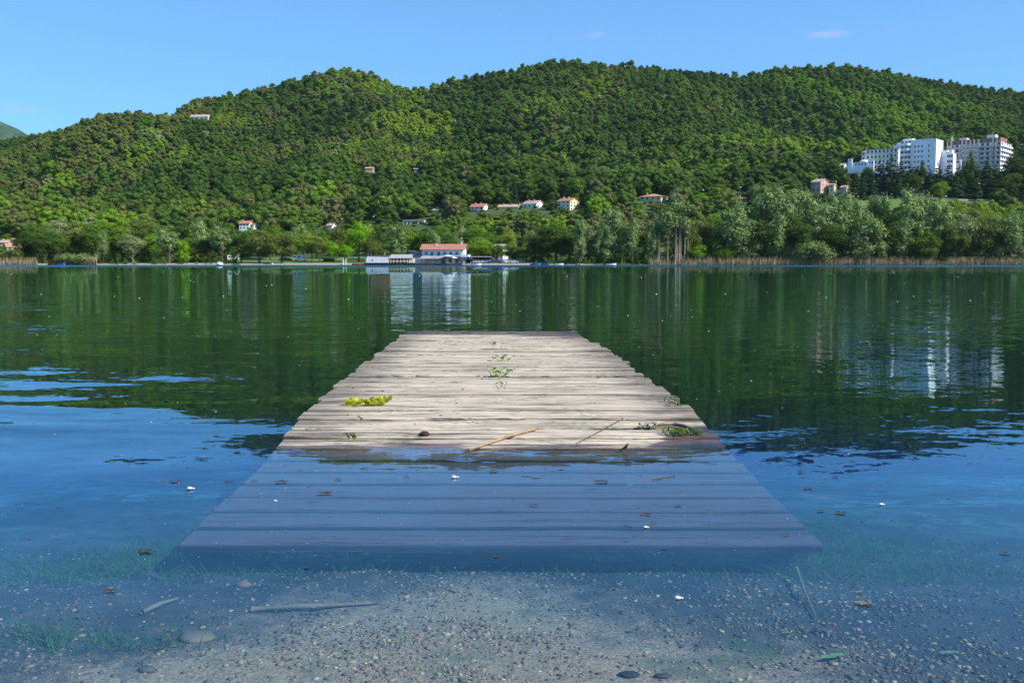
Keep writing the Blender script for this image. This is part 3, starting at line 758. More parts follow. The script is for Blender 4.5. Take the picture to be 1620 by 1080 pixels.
# ------------------------------------------------------------------ vehicles, boats, small things on the shore
def paint(nm, c): return mat(nm, c, .25, .05, 1, spec=.6)
P_white = paint('white_paint', (.8,.8,.8)); P_blue = paint('blue_paint', (.03,.10,.35)); P_grey = paint('silver_paint', (.4,.42,.45)); P_dark = paint('dark_paint', (.03,.035,.05)); P_red = paint('red_paint', (.5,.03,.02))
def ground_pt(px, Y):
    X = (px-810)/F*Y; return Vector((X, Y, terr(X, Y)))
def car(px, Y, m, lab, yaw=0, grp='cars parked beside the restaurant'):
    e = empty('parked_car', ground_pt(px, Y), R(yaw)); tag(e, lab, 'car', grp)
    MB().prism([(-2.1,.3),(2.1,.3),(2.15,.75),(1.3,.92),(-2.0,.95),(-2.15,.6)], -.85, .85).build('body', m, e)
    MB().prism([(-1.75,.94),(1.15,.91),(.55,1.42),(-1.35,1.45)], -.75, .75).build('cabin', m, e)
    for y in (-.76, .76): MB().prism([(-1.5,1.0),(.95,.99),(.48,1.36),(-1.25,1.38)], y-.01, y+.01).build('side_window', M_glass, e)
    for x in (-1.35, 1.3):
        for y in (-.87, .72): MB().tube([(x,y,.32),(x,y+.16,.32)], .32, 12).build('wheel', M_black, e)
cars = [(756,409,P_grey,'silver car parked under the carport',0),(768,411,P_white,'white car just right of the carport',10),(776,410,P_blue,'blue car right of the white car beside the carport',80),
        (785,411,P_dark,'dark car in front of the grey-roofed white house',20),(794,410,P_blue,'second blue car, in front of the grey-roofed white house',70),(803,411,P_white,'white car right of the grey-roofed white house',5),
        (812,410,P_grey,'silver car in the shade right of the white house',10),(824,411,P_dark,'dark car deep in the shade at the right end of the cars',0)]
for px, Y, m, lab, yw in cars: car(px, Y, m, lab, yw)
def camper(px, Y, lab, s=1, yaw=0, name='camper_van', cat='camper van', grp=None):
    e = empty(name, ground_pt(px, Y), R(yaw)); tag(e, lab, cat, grp); e.scale = (s, s, s)
    MB().prism([(-3,.45),(2.1,.45),(2.9,.5),(2.95,1.1),(2.3,1.75),(2.55,2.3),(2.1,2.75),(-2.9,2.75),(-3.05,2.5)], -1.05, 1.05).build('body', P_white, e)
    MB().prism([(1.55,1.2),(2.35,1.15),(2.1,1.7),(1.55,1.75)], -1.08, -1.052).build('side_window', M_glass, e)
    for x in (-2.1, -.3): MB().box(x-.45, x+.45, -1.08, -1.052, 1.5, 2.1).build('side_window', M_glass, e)
    MB().box(-1.5, -.95, -1.075, -1.052, .5, 2.1).build('door', M_metalwhite, e)
    for x in (-1.8, 1.9):
        for y in (-1.0, .82): MB().tube([(x,y,.36),(x,y+.18,.36)], .36, 12).build('wheel', M_black, e)
camper(476, 430, 'white camper van parked on the lakeside lawn')
camper(371, 436, 'white box van half hidden by the trees on the left', .85, 15, 'delivery_van', 'van')
car(456, 430, P_dark, 'dark car parked left of the camper van on the lawn', 0, 'cars parked on the lawn')
car(451, 438, P_grey, 'silver car behind the dark car on the lawn', 10, 'cars parked on the lawn')
CLEAR.append((442, 492, 400, 416, 430)); CLEAR.append((362, 378, 402, 412, 432))
def boat(px, row, L, m, lab, yaw=0, cover=None):
    p = at_z(px, row, 0); p.y = min(p.y, 402); p.x = (px-810)/F*p.y; p.z = 0
    e = empty('rowing_boat', p, R(yaw)); tag(e, lab, 'boat', 'small boats moored at the far shore')
    mb = MB(); S = []; n_ = 9
    for i in range(n_):
        t = i/(n_-1); x = (t-.5)*L; w = .75*math.sin(math.pi*min(1, .12+t*.62+.26*(t < .1)))**.7 if t < .999 else .03
        w = .7*(1-abs(2*t-.85)**3*.6) if t < .95 else .05
        S.append([(x,-w,.55+.15*t),(x,-w*.75,-.1),(x,w*.75,-.1),(x,w,.55+.15*t),(x,w*.86,.5+.15*t),(x,w*.6,.1),(x,-w*.6,.1),(x,-w*.86,.5+.15*t)])
    vs = [v for s in S for v in s]; fs = []
    for i in range(n_-1):
        for j in range(8): fs.append((i*8+j, i*8+(j+1) % 8, (i+1)*8+(j+1) % 8, (i+1)*8+j))
    fs += [tuple(range(7, -1, -1)), tuple((n_-1)*8+j for j in range(8))]
    mb.add(vs, fs); mb.build('hull', m, e)
    for x in (-.2*L, .12*L): MB().box(x-.12, x+.12, -.55, .55, .38, .42).build('thwart', M_cream, e)
    if cover: MB().ball((0,0,.5), .5, 12, 6, 0, 0, (L*.8, 1.1, .45)).build('cover', cover, e)
boat(97, 419.6, 3.6, P_blue, 'small blue and white boat under the shore trees at far left', 5)
boat(84, 419.0, 3.2, P_red, 'small red boat pulled up just left of the blue boat', -10)
boat(565, 418.8, 3.8, P_red, 'red boat beside the jetty ladder left of the boathouse')
boat(883, 419.2, 4.0, P_white, 'white boat moored below the big dark tree')
boat(967, 419.4, 3.4, P_white, 'small white boat below the silvery willows right of centre')
boat(753, 419.6, 3.6, P_white, 'white boat in front of the carport')
boat(846, 418.8, 3.8, P_blue, 'blue covered boat at the edge of the parked cars', 0, M_bluecloth)
boat(862, 418.8, 3.8, P_blue, 'blue covered boat nearest the big dark tree', 0, M_bluecloth)
for px, s, lab in ((349,1.1,'white dome-shaped buoy below the left shore trees'),(432,.5,'small white buoy in front of the plane trees')):
    p = at_z(px, 419.6, 0); p.y = 396; p.x = (px-810)/F*396; p.z = 0
    e = empty('buoy', p); tag(e, lab, 'buoy', 'white buoys off the far shore'); MB().ball((0,0,.3), s, 14, 8, 0, 0, (1.3,1,.8)).build('float', M_metalwhite, e); MB().tube([(0,0,s*.8),(0,0,s+.6)], .06, 6).build('ring_post', M_steel, e)
# ladder jetty
p = ground_pt(546, 404); p.z = .1; e = empty('jetty_ladder', p); tag(e, 'white metal bathing ladder on the bank left of the red boat', 'ladder')
for x in (-.6, .6): MB().tube([(x,0,-1),(x,0,2.3),(x,.7,2.6)], .1, 6).build('rail', M_metalwhite, e)
for z in (0, .5, 1, 1.5): MB().tube([(-.6,0,z),(.6,0,z)], .07, 6).build('rung', M_metalwhite, e)
# signs / white posts on the lawn
p = ground_pt(558, 426); e = empty('sign_board', p); tag(e, 'narrow white sign board standing on the lawn right of the lime trees', 'sign')
MB().tube([(0,0,0),(0,0,4)], .1, 6).build('post', M_steel, e); MB().box(-.35, .35, -.16, -.105, 1.6, 4.0).build('board', M_metalwhite, e)
# hedge and person on the lawn
def person(p, lab, top, legs, s=1.):
    e = empty('person', p); tag(e, lab, 'person', 'people on the far lawn'); e.scale = (s, s, s)
    me = bpy.data.meshes.new('body')
    vs = [(0,0,.95),(0,0,1.2),(0,0,1.42),(0,0,1.52),(0,-.02,1.66),(.09,0,.9),(.11,-.02,.5),(.12,.02,.08),(.12,-.12,.03),(-.09,0,.9),(-.12,.04,.5),(-.14,.08,.08),(-.14,-.05,.03),(.19,0,1.4),(.25,.02,1.14),(.24,-.08,.9),(-.19,0,1.4),(-.25,.02,1.14),(-.23,-.1,.92)]
    es = [(0,1),(1,2),(2,3),(3,4),(0,5),(5,6),(6,7),(7,8),(0,9),(9,10),(10,11),(11,12),(2,13),(13,14),(14,15),(2,16),(16,17),(17,18)]
    me.from_pydata(vs, es, []); me.materials.append(mat('skin', (.45,.27,.18), .6))
    o = bpy.data.objects.new('body', me); COL.objects.link(o); o.parent = e
    sk = o.modifiers.new('skin', 'SKIN'); rr = [.15,.15,.16,.06,.105,.09,.07,.05,.04,.09,.07,.05,.04,.07,.05,.04,.07,.05,.04]
    for i, r_ in enumerate(rr): me.skin_vertices[0].data[i].radius = (r_, r_)
    me.skin_vertices[0].data[0].use_root = True
    sb = o.modifiers.new('sub', 'SUBSURF'); sb.levels = 1; sb.render_levels = 1
    MB().tube([(0,0,.88),(0,0,1.15),(0,0,1.44),(0,0,1.5)], [.2,.18,.22,.1], 12).build('shirt', top, e)
    for s_ in (-1, 1): MB().tube([(s_*.1,0,.95),(s_*.12,0,.5),(s_*.13,.04,.08)], [.115,.09,.07], 8).build('trouser_leg', legs, e)
    MB().ball((0,.02,1.7), .115, 10, 6).build('hair', M_darkwood, e)
person(ground_pt(530, 425), 'person in white standing on the far lawn right of the low hedge', M_metalwhite, P_dark)
person(ground_pt(327, 420), 'person in a blue top under the left shore trees', M_bluecloth, P_dark)
person(ground_pt(731, 409), 'person in white by the blue parasols', M_metalwhite, M_brick)
# street lamps
for px, rt, rb, lab in ((540.5,347,358,'street lamp above the lime green tree, left of centre'),(591,343,354,'street lamp on the terraced slope left of centre'),
      (1382.5,288,308,'street lamp on the road below the clinic, leftmost of three'),(1459,290,308,'street lamp on the road below the clinic tower'),(1548,291,309,'street lamp on the road below the brown-topped block'),
      (1322,288,306,'street lamp beside the pinkish house'),(1112.5,301,312,'street lamp on the far road right of centre, left one'),(1171,297,311,'street lamp on the far road right of centre, right one'),(1496,311,320,'low lamp post on the meadow below the road')):
    p, Y = place(px, rb); k = Y/F; hh = (rb-rt)*k
    e = empty('street_lamp', p); tag(e, lab, 'street lamp', 'street lamps along the hillside roads')
    MB().tube([(0,0,-2),(0,0,hh)], [.12,.09], 8).build('pole', M_steel, e); MB().ball((0,-.1,hh+.1), .5, 8, 5, 0, 0, (1,1,.7)).build('lamp_head', M_metalwhite, e)
    CLEAR.append((px-2, px+2, rt, rb-4, Y))
# road + retaining wall below the clinic
p0, Y0 = place(1290, 310); mb = MB()
pts = [];  
for px in range(1180, 1640, 20):
    q, yy = place(px, 309); pts.append(q)
vs = []
for q in pts: vs += [(q.x, q.y-2.5, terr(q.x, q.y-2.5)+.25), (q.x, q.y+3, terr(q.x, q.y-2.5)+.25)]
mb.add(vs, [(2*i, 2*i+2, 2*i+3, 2*i+1) for i in range(len(pts)-1)]); o = mb.build('hillside_road', mat('asphalt', (.06,.06,.06), .9)); tag(o, kind='structure')
mb = MB(); vs = []
for q in pts: z = terr(q.x, q.y-2.5); vs += [(q.x, q.y-2.7, z-1), (q.x, q.y-2.7, z+.8), (q.x, q.y-2.9, z+.8), (q.x, q.y-2.9, z-1)]
mb.add(vs, [(4*i+j, 4*i+4+j, 4*i+4+(j+1) % 4, 4*i+(j+1) % 4) for i in range(len(pts)-1) for j in range(4)]+[(0,1,2,3)]); o = mb.build('road_wall', M_concrete); tag(o, 'low concrete wall along the road under the clinic', 'wall')
CLEAR.append((1235, 1325, 309, 321, 555)); CLEAR.append((1335, 1480, 309, 318, 555))
CLEAR.append((1380, 1430, 226, 236, 690))
CLEAR.append((480, 640, 412, 417, 430)); CLEAR.append((215, 350, 413, 417, 410))

# ------------------------------------------------------------------ trees by the shore (read from the photo)
T = [ # px, top row, width px, kind, Y, shape
 (18,388,34,'olive',405,'shrub'),(42,366,38,'dark',412,None),(72,370,36,'dark',410,None),(60,356,40,'mid',430,None),(92,366,32,'mid',414,None),
 (118,392,54,'willow',403,'shrub'),(122,350,46,'olive',424,None),(100,350,46,'pale',436,None),(148,356,36,'mid',418,None),(163,343,36,'bright',440,None),
 (163,370,26,'willow',408,None),(182,362,36,'mid',414,None),(198,345,34,'bright',438,None),(210,370,38,'pale',409,None),(228,341,46,'olive',440,None),
 (236,370,34,'bright',420,None),(252,352,30,'mid',436,None),(268,366,50,'willow',409,None),(290,384,24,'lime',410,'willow'),(285,352,34,'dark',440,None),
 (308,374,32,'mid',416,None),(316,352,36,'willow',436,None),(334,374,32,'dark',418,None),(352,360,40,'willow',412,None),(368,352,34,'mid',446,None),
 (382,368,32,'dark',414,None),(410,363,52,'olive',411,None),(446,365,54,'olive',408,None),(428,357,40,'mid',440,None),(470,374,30,'bright',436,None),
 (494,364,38,'yellow',428,None),(506,374,34,'olive',418,None),(526,381,28,'lime',420,None),(549,387,26,'lime',420,None),(534,356,30,'olive',446,None),
 (568,350,38,'lime',424,None),(588,372,34,'olive',420,None),(594,356,32,'dark',438,None),(628,360,52,'willow',424,None),(652,364,32,'yellow',446,None),
 (606,392,26,'olive',416,None),(672,363,44,'mid',440,None),(690,372,24,'willow',430,None),(714,370,40,'mid',436,None),(744,380,20,'bright',430,None),
 (760,380,46,'bright',419,None),(748,362,34,'dark',460,None),(785,386,26,'olive',421,None),(811,384,26,'bright',424,None),(815,388,22,'olive',419,None),
 (833,388,32,'mid',417,None),(852,366,42,'brown',424,None),(846,380,30,'mid',430,None),(880,352,70,'dark',416,None),(866,372,40,'dark',413,None),(900,368,40,'dark',412,None),
 (917,354,26,'willow',404,'willow'),(942,352,40,'pale',412,None),(932,366,34,'mid',416,None),(972,338,46,'willow',410,None),(1000,350,44,'willow',407,None),(956,362,34,'willow',407,None),
 (1029,354,22,'willow',406,None),(1044,342,34,'willow',409,'poplar'),(1066,320,46,'willow',408,'poplar'),(1078,348,28,'pale',409,'poplar'),(1092,362,30,'olive',411,None),(1012,372,30,'mid',410,None),
 (1102,384,30,'bright',408,None),(1112,346,46,'olive',424,None),(1132,338,44,'mid',430,None),(1136,366,36,'mid',411,None),(1160,330,66,'willow',412,None),(1182,352,44,'willow',408,None),
 (1150,386,34,'mid',406,'shrub'),(1212,312,66,'willow',416,None),(1204,350,48,'dark',410,None),(1240,302,66,'willow',418,None),(1232,346,48,'willow',409,None),(1262,308,56,'willow',420,None),
 (1258,340,46,'dark',410,None),(1286,366,58,'willow',405,'shrub'),(1296,322,56,'willow',416,None),(1328,316,56,'willow',418,None),(1318,350,44,'dark',409,None),(1346,312,50,'willow',420,None),
 (1372,344,58,'willow',407,None),(1386,316,52,'willow',420,None),(1406,326,44,'mid',415,None),(1412,356,36,'dark',408,None),(1440,308,60,'willow',414,None),(1430,350,42,'willow',407,None),
 (1466,318,52,'willow',414,None),(1462,366,44,'mid',405,None),(1486,326,50,'willow',412,None),(1500,316,46,'yellow',440,None),(1520,334,44,'pale',410,None),(1530,314,44,'yellow',444,None),
 (1548,332,52,'olive',411,None),(1556,322,44,'yellow',440,None),(1574,340,44,'olive',408,None),(1598,342,46,'willow',406,None),(1590,326,44,'yellow',440,None),(1618,346,40,'willow',408,None),
 (1640,350,50,'willow',410,None),(1668,345,50,'olive',410,None),(1510,352,36,'olive',406,None),(1700,350,60,'willow',410,None),(-20,380,44,'mid',410,None),(-56,366,60,'mid',412,None),
 (1483,287,28,'bright',None,None),(1068,296,26,'pale',None,None),(1108,306,20,'lime',None,None),(1192,292,20,'pale',None,None),(612,388,24,'mid',430,None),
 (688,361,24,'pale',None,None),
]
BASE = {1483:316, 1068:340, 1108:324, 1192:322, 688:385}
for px, top, w, kind, Y, sh in T:
    if Y is None: tree(px, top, w, kind, None, sh, base=BASE[px])
    else:
        if blocked(px, top, w*.6, Y) and Y < 440 and 365 < px < 900:
            w = w*.8
        tree(px, top, w*1.08, kind, Y, sh)
# conifers in front of the clinic
random.seed(21)
con = [(1370,261,18),(1388,251,20),(1404,239,22),(1420,251,22),(1436,257,20),(1452,255,18),(1466,263,20),(1480,253,18),(1496,257,22),(1512,257,22),(1528,239,16),(1540,255,22),(1556,243,20),
       (1570,257,24),(1586,251,26),(1602,239,30),(1618,227,32),(1636,235,34),(1376,273,20),(1412,269,24),(1444,275,22),(1474,279,20),(1506,273,24),(1534,277,26),(1562,275,26),(1592,271,30),(1616,265,30),(1350,269,18),(1268,271,14)]
for i, (px, top, w) in enumerate(con):
    b = 300 if i < 18 else 308
    tree(px, top, w*1.15, 'conifer' if i % 5 else 'dark', None, 'conifer' if i % 5 else None, base=b)
# lower-slope trees, one by one
random.seed(33)
kinds_left = ['mid','bright','olive','dark','willow','yellow','mid','bright']
kinds_right = ['mid','olive','dark','bright','mid','olive','willow']
cand = []
Y = 434
while Y < 545:
    c_ = -30 + random.uniform(0, 20)
    while c_ < 1650:
        yy = Y+random.uniform(-5, 5); X = (c_-810)/F*yy
        h = random.uniform(8, 13); w = random.uniform(8, 12)
        top = 416.5-(terr(X, yy)+h-H)/yy*F; wpx = w*F/yy
        if blocked(c_, top, wpx, yy):
            h *= .55; w *= .7; top = 416.5-(terr(X, yy)+h-H)/yy*F; wpx *= .7
        if not meadow(X, yy) and not blocked(c_, top, wpx, yy):
            if random.random() < .86: cand.append((c_, top, wpx, yy))
        c_ += random.uniform(30, 44)
    Y += 15 + (Y-434)*.05
cand.sort(key=lambda t: t[3]); cand = cand[:max(0, 298-len(TREES))]
Ymax_ind = cand[-1][3] if cand else 434
for c_, top, wpx, yy in cand:
    k = random.choice(kinds_left if c_ < 900 else kinds_right)
    if c_ > 1000 and yy < 470 and k == 'bright': k = 'mid'
    tree(c_, top, wpx, k, yy)
print('individual trees', len(TREES), 'to Y', Ymax_ind)

# labels: kind + row + position relative to a landmark, counted
LAND = [(-100,'left picture edge'),(110,'silvery shrub'),(268,'left shore willow'),(371,'white van'),(476,'white camper van'),(600,'white boathouse'),(703,'lakeside restaurant'),
        (792,'grey-roofed house'),(899,'cream house'),(1034,'orange-roofed villa'),(1178,'red-brown hut'),(1297,'pinkish house'),(1398,'low clinic wing'),(1466,'clinic tower'),(1556,'brown-topped clinic')]
LOOK = {'dark':'dark green leafy tree','mid':'mid green leafy tree','bright':'fresh bright green tree','lime':'vivid lime green tree','yellow':'yellow-green leafy tree','olive':'olive green tree','willow':'silvery green willow','brown':'brownish budding tree','conifer':'dark slender conifer','pale':'pale grey-green tree'}
ORD = ['first','second','third','fourth','fifth','sixth','seventh','eighth','ninth','tenth','eleventh','twelfth']
TREES.sort(key=lambda t: t['px']); cnt = {}
for t in TREES:
    lm = [l for l in LAND if l[0] <= t['px']]
    lm = lm[-1][1] if lm else LAND[0][1]
    rw = 'at the water' if t['Y'] < 413 else 'in the second row' if t['Y'] < 433 else 'behind the shore' if t['Y'] < 470 else 'up the slope'
    look = LOOK[t['kind']]
    if t['shape'] == 'poplar': look = 'tall bare-trunked poplar'
    if t['shape'] == 'shrub': look = ('silvery' if t['kind'] == 'willow' else 'green') + ' bushy shrub'
    size = 'tall' if t['h'] > 17 else 'small' if t['h'] < 9.5 else ''
    if size and not look.startswith('tall'): look = size+' '+look
    key = (look, rw, lm); cnt[key] = cnt.get(key, 0)+1; t['key'] = key; t['n'] = cnt[key]
for t in TREES:
    look, rw, lm = t['key']
    lab = f"{look} {rw}, {ORD[min(t['n']-1, 11)]} right of the {lm}"
    tag(t['o'], lab, {'conifer':'conifer','willow':'willow','poplar':'poplar','shrub':'shrub'}.get(t['shape'], 'tree'), 'trees along the far shore' if t['Y'] < 434 else 'trees on the lower slope')

# ------------------------------------------------------------------ the wood on the hill: one mass
src = bpy.data.collections.new('wood_sources')
FK = ['dark','mid','bright','olive','brown','conifer','yellow','pale']; NV = 3; i = 0
for kd in FK:
    for v in range(NV):
        cm, B = crown_mesh('wood_crown', 'conifer' if kd == 'conifer' else 'round', 200+v+(7 if kd == 'conifer' else 0), 1300 if kd != 'conifer' else 900, .36)
        cm.materials.append(LM[kd])
        o = bpy.data.objects.new('crown_source_%02d' % i, cm); src.objects.link(o); i += 1
random.seed(5)
P = []; K = []; S = []; Rr = []
Y = 446.
while Y < 1130:
    step = 8.3 - 1.9*max(0, min(1, (Y-620)/330))
    half = Y*.86
    X = -half - Y*.08
    while X < half:
        x = X+random.uniform(-3, 3); y = Y+random.uniform(-3, 3); X += step*random.uniform(.75, 1.25)
        c_ = 810+F*x/y
        if meadow(x, y): continue
        z = terr(x, y); row = 416.5-(z-H)/y*F
        ind = y < Ymax_ind+2 and -40 < c_ < 1660
        s = random.choice((random.uniform(.5, .8), random.uniform(.75, 1.12)))*(1.14-.40*max(0, min(1, (y-620)/330)) if y > 560 else .85)
        if ind:
            s *= .55
            if random.random() < .35: continue
        h = 15.5*s; top = 416.5-(z+h-H)/y*F; wpx = 9.5*s*F/y
        wide = 1.
        if blocked(c_, top, wpx, y):
            for q in (.62, .4, .27, .18):
                if not blocked(c_, 416.5-(z+15.5*s*q-H)/y*F, wpx*q, y): break
            else:
                pass
            s *= q; wide = min(1.9, .75/q)
        nz = mn.noise(Vector((x/55, y/70, 0))); nz2 = mn.noise(Vector((x/22, y/25, 4)))
        nz3 = mn.noise(Vector((x/130, y/160, 9)))
        r = random.random()*.32 + nz*.62 + nz2*.42 + nz3*.55 + .32
        band = 590 < y < 720 and 560 < c_ < 1330
        if 1340 < c_ and 555 < y < 700: w = [('conifer', .62), ('dark', .85), ('mid', .97), ('bright', 9)]
        elif band: w = [('conifer', .08), ('dark', .62), ('mid', .86), ('brown', .93), ('bright', 9)]
        elif c_ < 560 and y > 560: w = [('dark', .26), ('mid', .52), ('brown', .60), ('olive', .76), ('bright', .93), ('pale', 9)]
        elif y > 850 and c_ > 1150: w = [('dark', .24), ('mid', .66), ('bright', 9)]
        elif y < 560: w = [('dark', .2), ('mid', .5), ('olive', .66), ('bright', .84), ('yellow', .93), ('brown', 9)]
        else: w = [('dark', .27), ('mid', .60), ('olive', .70), ('brown', .80), ('bright', .96), ('yellow', 9)]
        if 590 < c_ < 720 and 188 < row < 225: w = [('yellow', .5), ('olive', 9)]
        if 70 < c_ < 220 and 190 < row < 240: w = [('olive', .6), ('yellow', .7), ('mid', 9)]
        kd = next(k for k, q in w if r < q)
        if kd == 'conifer' and y > 555: s *= 1.05
        P.append((x, y, z-.5-2.6*s)); K.append(FK.index(kd)*NV+random.randrange(NV))
        sx_ = s*wide*random.uniform(1.02, 1.4); S.append((sx_, sx_, s*random.uniform(.85, 1.1))); Rr.append((0, 0, random.uniform(0, 6.28)))
    Y += step*.92
print('wood points', len(P))
me = bpy.data.meshes.new('hillside_wood'); me.from_pydata(P, [], [])
a = me.attributes.new('kindi', 'INT', 'POINT'); a.data.foreach_set('value', K)
a = me.attributes.new('scl', 'FLOAT_VECTOR', 'POINT'); a.data.foreach_set('vector', np.array(S).ravel())
a = me.attributes.new('rot', 'FLOAT_VECTOR', 'POINT'); a.data.foreach_set('vector', np.array(Rr).ravel())
wood = bpy.data.objects.new('hillside_wood', me); COL.objects.link(wood)
tag(wood, 'dense spring wood of mixed green trees covering the whole hillside', 'wood', None, 'stuff')
ng = bpy.data.node_groups.new('plant_wood', 'GeometryNodeTree')
ng.interface.new_socket('Geometry', in_out='INPUT', socket_type='NodeSocketGeometry'); ng.interface.new_socket('Geometry', in_out='OUTPUT', socket_type='NodeSocketGeometry')
gi = ng.nodes.new('NodeGroupInput'); go = ng.nodes.new('NodeGroupOutput'); iop = ng.nodes.new('GeometryNodeInstanceOnPoints'); ci = ng.nodes.new('GeometryNodeCollectionInfo')
ci.inputs[0].default_value = src; ci.inputs['Separate Children'].default_value = True; ci.inputs['Reset Children'].default_value = True
iop.inputs['Pick Instance'].default_value = True
def attr(nm, t):
    a_ = ng.nodes.new('GeometryNodeInputNamedAttribute'); a_.data_type = t; a_.inputs[0].default_value = nm; return a_.outputs[0]
L = ng.links.new
L(gi.outputs[0], iop.inputs['Points']); L(ci.outputs[0], iop.inputs['Instance']); L(attr('kindi', 'INT'), iop.inputs['Instance Index'])
L(attr('rot', 'FLOAT_VECTOR'), iop.inputs['Rotation']); L(attr('scl', 'FLOAT_VECTOR'), iop.inputs['Scale']); L(iop.outputs[0], go.inputs[0])
md = wood.modifiers.new('plant', 'NODES'); md.node_group = ng

# undergrowth and reeds along the waterline
def blades(name, pts, hgt, wid, m, lean=.15, seg=1, seed=1):
    r_ = np.random.default_rng(seed); P_ = np.array(pts); n_ = len(P_)
    h = hgt*r_.uniform(.55, 1.2, n_); a = r_.uniform(0, math.pi, n_); w = wid*r_.uniform(.6, 1.3, n_)
    dx = np.stack([np.cos(a)*w, np.sin(a)*w, np.zeros(n_)], 1)
    tip = P_ + np.stack([r_.normal(0, lean, n_)*h, r_.normal(0, lean, n_)*h, h], 1)
    mid = (P_+tip)/2 + np.stack([np.zeros(n_), np.zeros(n_), h*.06], 1)
    V = np.stack([P_-dx, P_+dx, mid+dx*.8, tip+dx*.15, tip-dx*.15, mid-dx*.8], 1).reshape(-1, 3)
    i0 = np.arange(n_)*6; Q = np.concatenate([np.stack([i0, i0+1, i0+2, i0+5], 1), np.stack([i0+5, i0+2, i0+3, i0+4], 1)])
    o = bpy.data.objects.new(name, np_mesh(name, V, Q, m)); COL.objects.link(o); return o
M_reed = mat('dry_reed', (.42,.33,.19), .9, .4, .6); M_reedg = mat('green_reed', (.12,.17,.05), .8, .4, .6)
pts = []; ptg = []
for _ in range(26000):
    c_ = random.choice([random.uniform(1025, 1800), random.uniform(1025, 1800), random.uniform(1025, 1800), random.uniform(-150, 62), random.uniform(130, 155)])
    y = random.uniform(400.5, 404.5); x = (c_-810)/F*y
    d = mn.noise(Vector((c_/35, 0, 2)))
    if 1025 < c_ < 1090 and random.random() < .5: continue
    if random.random() > .55+d: continue
    (pts if random.random() < .8 else ptg).append((x, y, -.2))
o = blades('dry_reeds', pts, 3.1, .05, M_reed, .06, seed=3); tag(o, 'belt of dry tan reeds standing along the right and far left waterline', 'reeds', None, 'stuff')
o = blades('green_reeds', ptg, 2.2, .06, M_reedg, .08, seed=4); tag(o, 'green shoots mixed through the dry reed belt at the waterline', 'reeds', None, 'stuff')
# low undergrowth below the trees
pu = []
for _ in range(9000):
    c_ = random.uniform(-150, 1800)
    if 375 < c_ < 840: continue
    y = random.uniform(405, 432); x = (c_-810)/F*y
    if meadow(x, y): continue
    pu.append((x, y, terr(x, y)-.2))
o = blades('undergrowth', pu, 2.2, .6, LM['dark'], .35, seed=9); tag(o, 'dark leafy undergrowth beneath the shore trees', 'undergrowth', None, 'stuff')
# low hedge on the lawn
mb = MB(); random.seed(2)
for i in range(420):
    x = random.uniform(-2.2, 2.2); z = random.uniform(0, 1.3); y = random.uniform(-.7, .7); s = .22
    a, b = Vector((random.gauss(0,1), random.gauss(0,1), random.gauss(0,1))).normalized(), Vector((random.gauss(0,1), random.gauss(0,1), random.gauss(0,1))).normalized()
    q = Vector((x, y, z)); mb.add([q-a*s, q-b*s, q+a*s, q+b*s], [(0,1,2,3)])
mb.box(-2, 2, -.5, .5, -.2, 1.1); o = mb.build('hedge', LM['mid'], None, ground_pt(521, 424)); tag(o, 'low clipped green hedge on the far lawn below the lime trees', 'hedge')

# ------------------------------------------------------------------ the jetty
prof = []  # (depth, left px, right px, row left, row right)
for row, l, r_ in ((523.5,646,908),(530,637,917),(550,610,957),(570,583,988),(600,546,1024),(616,524,1047),(650,489,1098),(670,466,1121),(690,455,1134),(706,443,1141),(740,411,1180),(788,359,1228),(830,315,1270),(862,283,1305)):
    prof.append((row, l, r_))
WD = 1.6
tab = []
for row, l, r_ in prof:
    dep = WD*F/(r_-l)
    a = at_d(l, row, dep); b = at_d(r_, row, dep)
    tab.append((a.y, a.x, b.x, a.z))
tab.sort()
for t in tab: print('deck', ['%.3f' % q for q in t])
tY0, tY1 = tab[0][0], tab[-1][0]
zl = [(t[0], t[3]) for t in tab]; xl = [(t[0], t[1]) for t in tab]; xr = [(t[0], t[2]) for t in tab]
def smooth_tab(tb, y, w=.35):
    return sum(lerp_tab(tb, y+w*k/3) for k in range(-3, 4))/7 if tY0+w < y < tY1-w else lerp_tab(tb, y)

m_wood, nt, out = new_mat('weathered_planks'); n = N(nt)
tc = n('ShaderNodeTexCoord'); oi = n('ShaderNodeObjectInfo')
pos = n('ShaderNodeNewGeometry').outputs['Position']
off = n.vmath('SCALE', (13.1, 7.7, 3.3), scale=n.math('MULTIPLY', oi.outputs['Random'], 9.))
pv = n.vmath('ADD', tc.outputs['Object'], off)
g1 = n.noise(n.vmath('MULTIPLY', pv, (1.3, 26, 26)), 1., 7, .68)
g2 = n.noise(n.vmath('MULTIPLY', pv, (5, 160, 160)), 1., 3, .6)
bl = n.noise(n.vmath('MULTIPLY', pv, (2.2, 9, 9)), 1., 5, .6)
base = n.mix(n.ramp(g1, .28, .58), (.36,.295,.22), (.80,.655,.48))
base = n.mix(n.math('MULTIPLY', n.ramp(g2, .35, .7, 1., 0.), .45), base, (.13,.10,.08))
base = n.mix(n.math('MULTIPLY', oi.outputs['Random'], .30), base, (.46,.37,.30))
crk = n.ramp(n.noise(n.vmath('MULTIPLY', n.vmath('ADD', pv, (3,1,0)), (1.8, 38, 38)), 1., 6, .7), .395, .45, 1., 0.)
crk = n.math('MULTIPLY', crk, n.ramp(bl, .32, .5))
base = n.mix(n.math('MULTIPLY', crk, .9), base, (.030,.024,.020))
lich = n.math('MULTIPLY', n.ramp(n.noise(n.vmath('MULTIPLY', n.vmath('ADD', pos, (1,4,0)), (1.6, 4, 1)), 1.8, 6, .7), .49, .57), n.ramp(n.noise(n.vmath('MULTIPLY', pos, (1,2.5,1)), 34, 4), .48, .6))
base = n.mix(n.math('MULTIPLY', lich, .75), base, (.17,.20,.11))
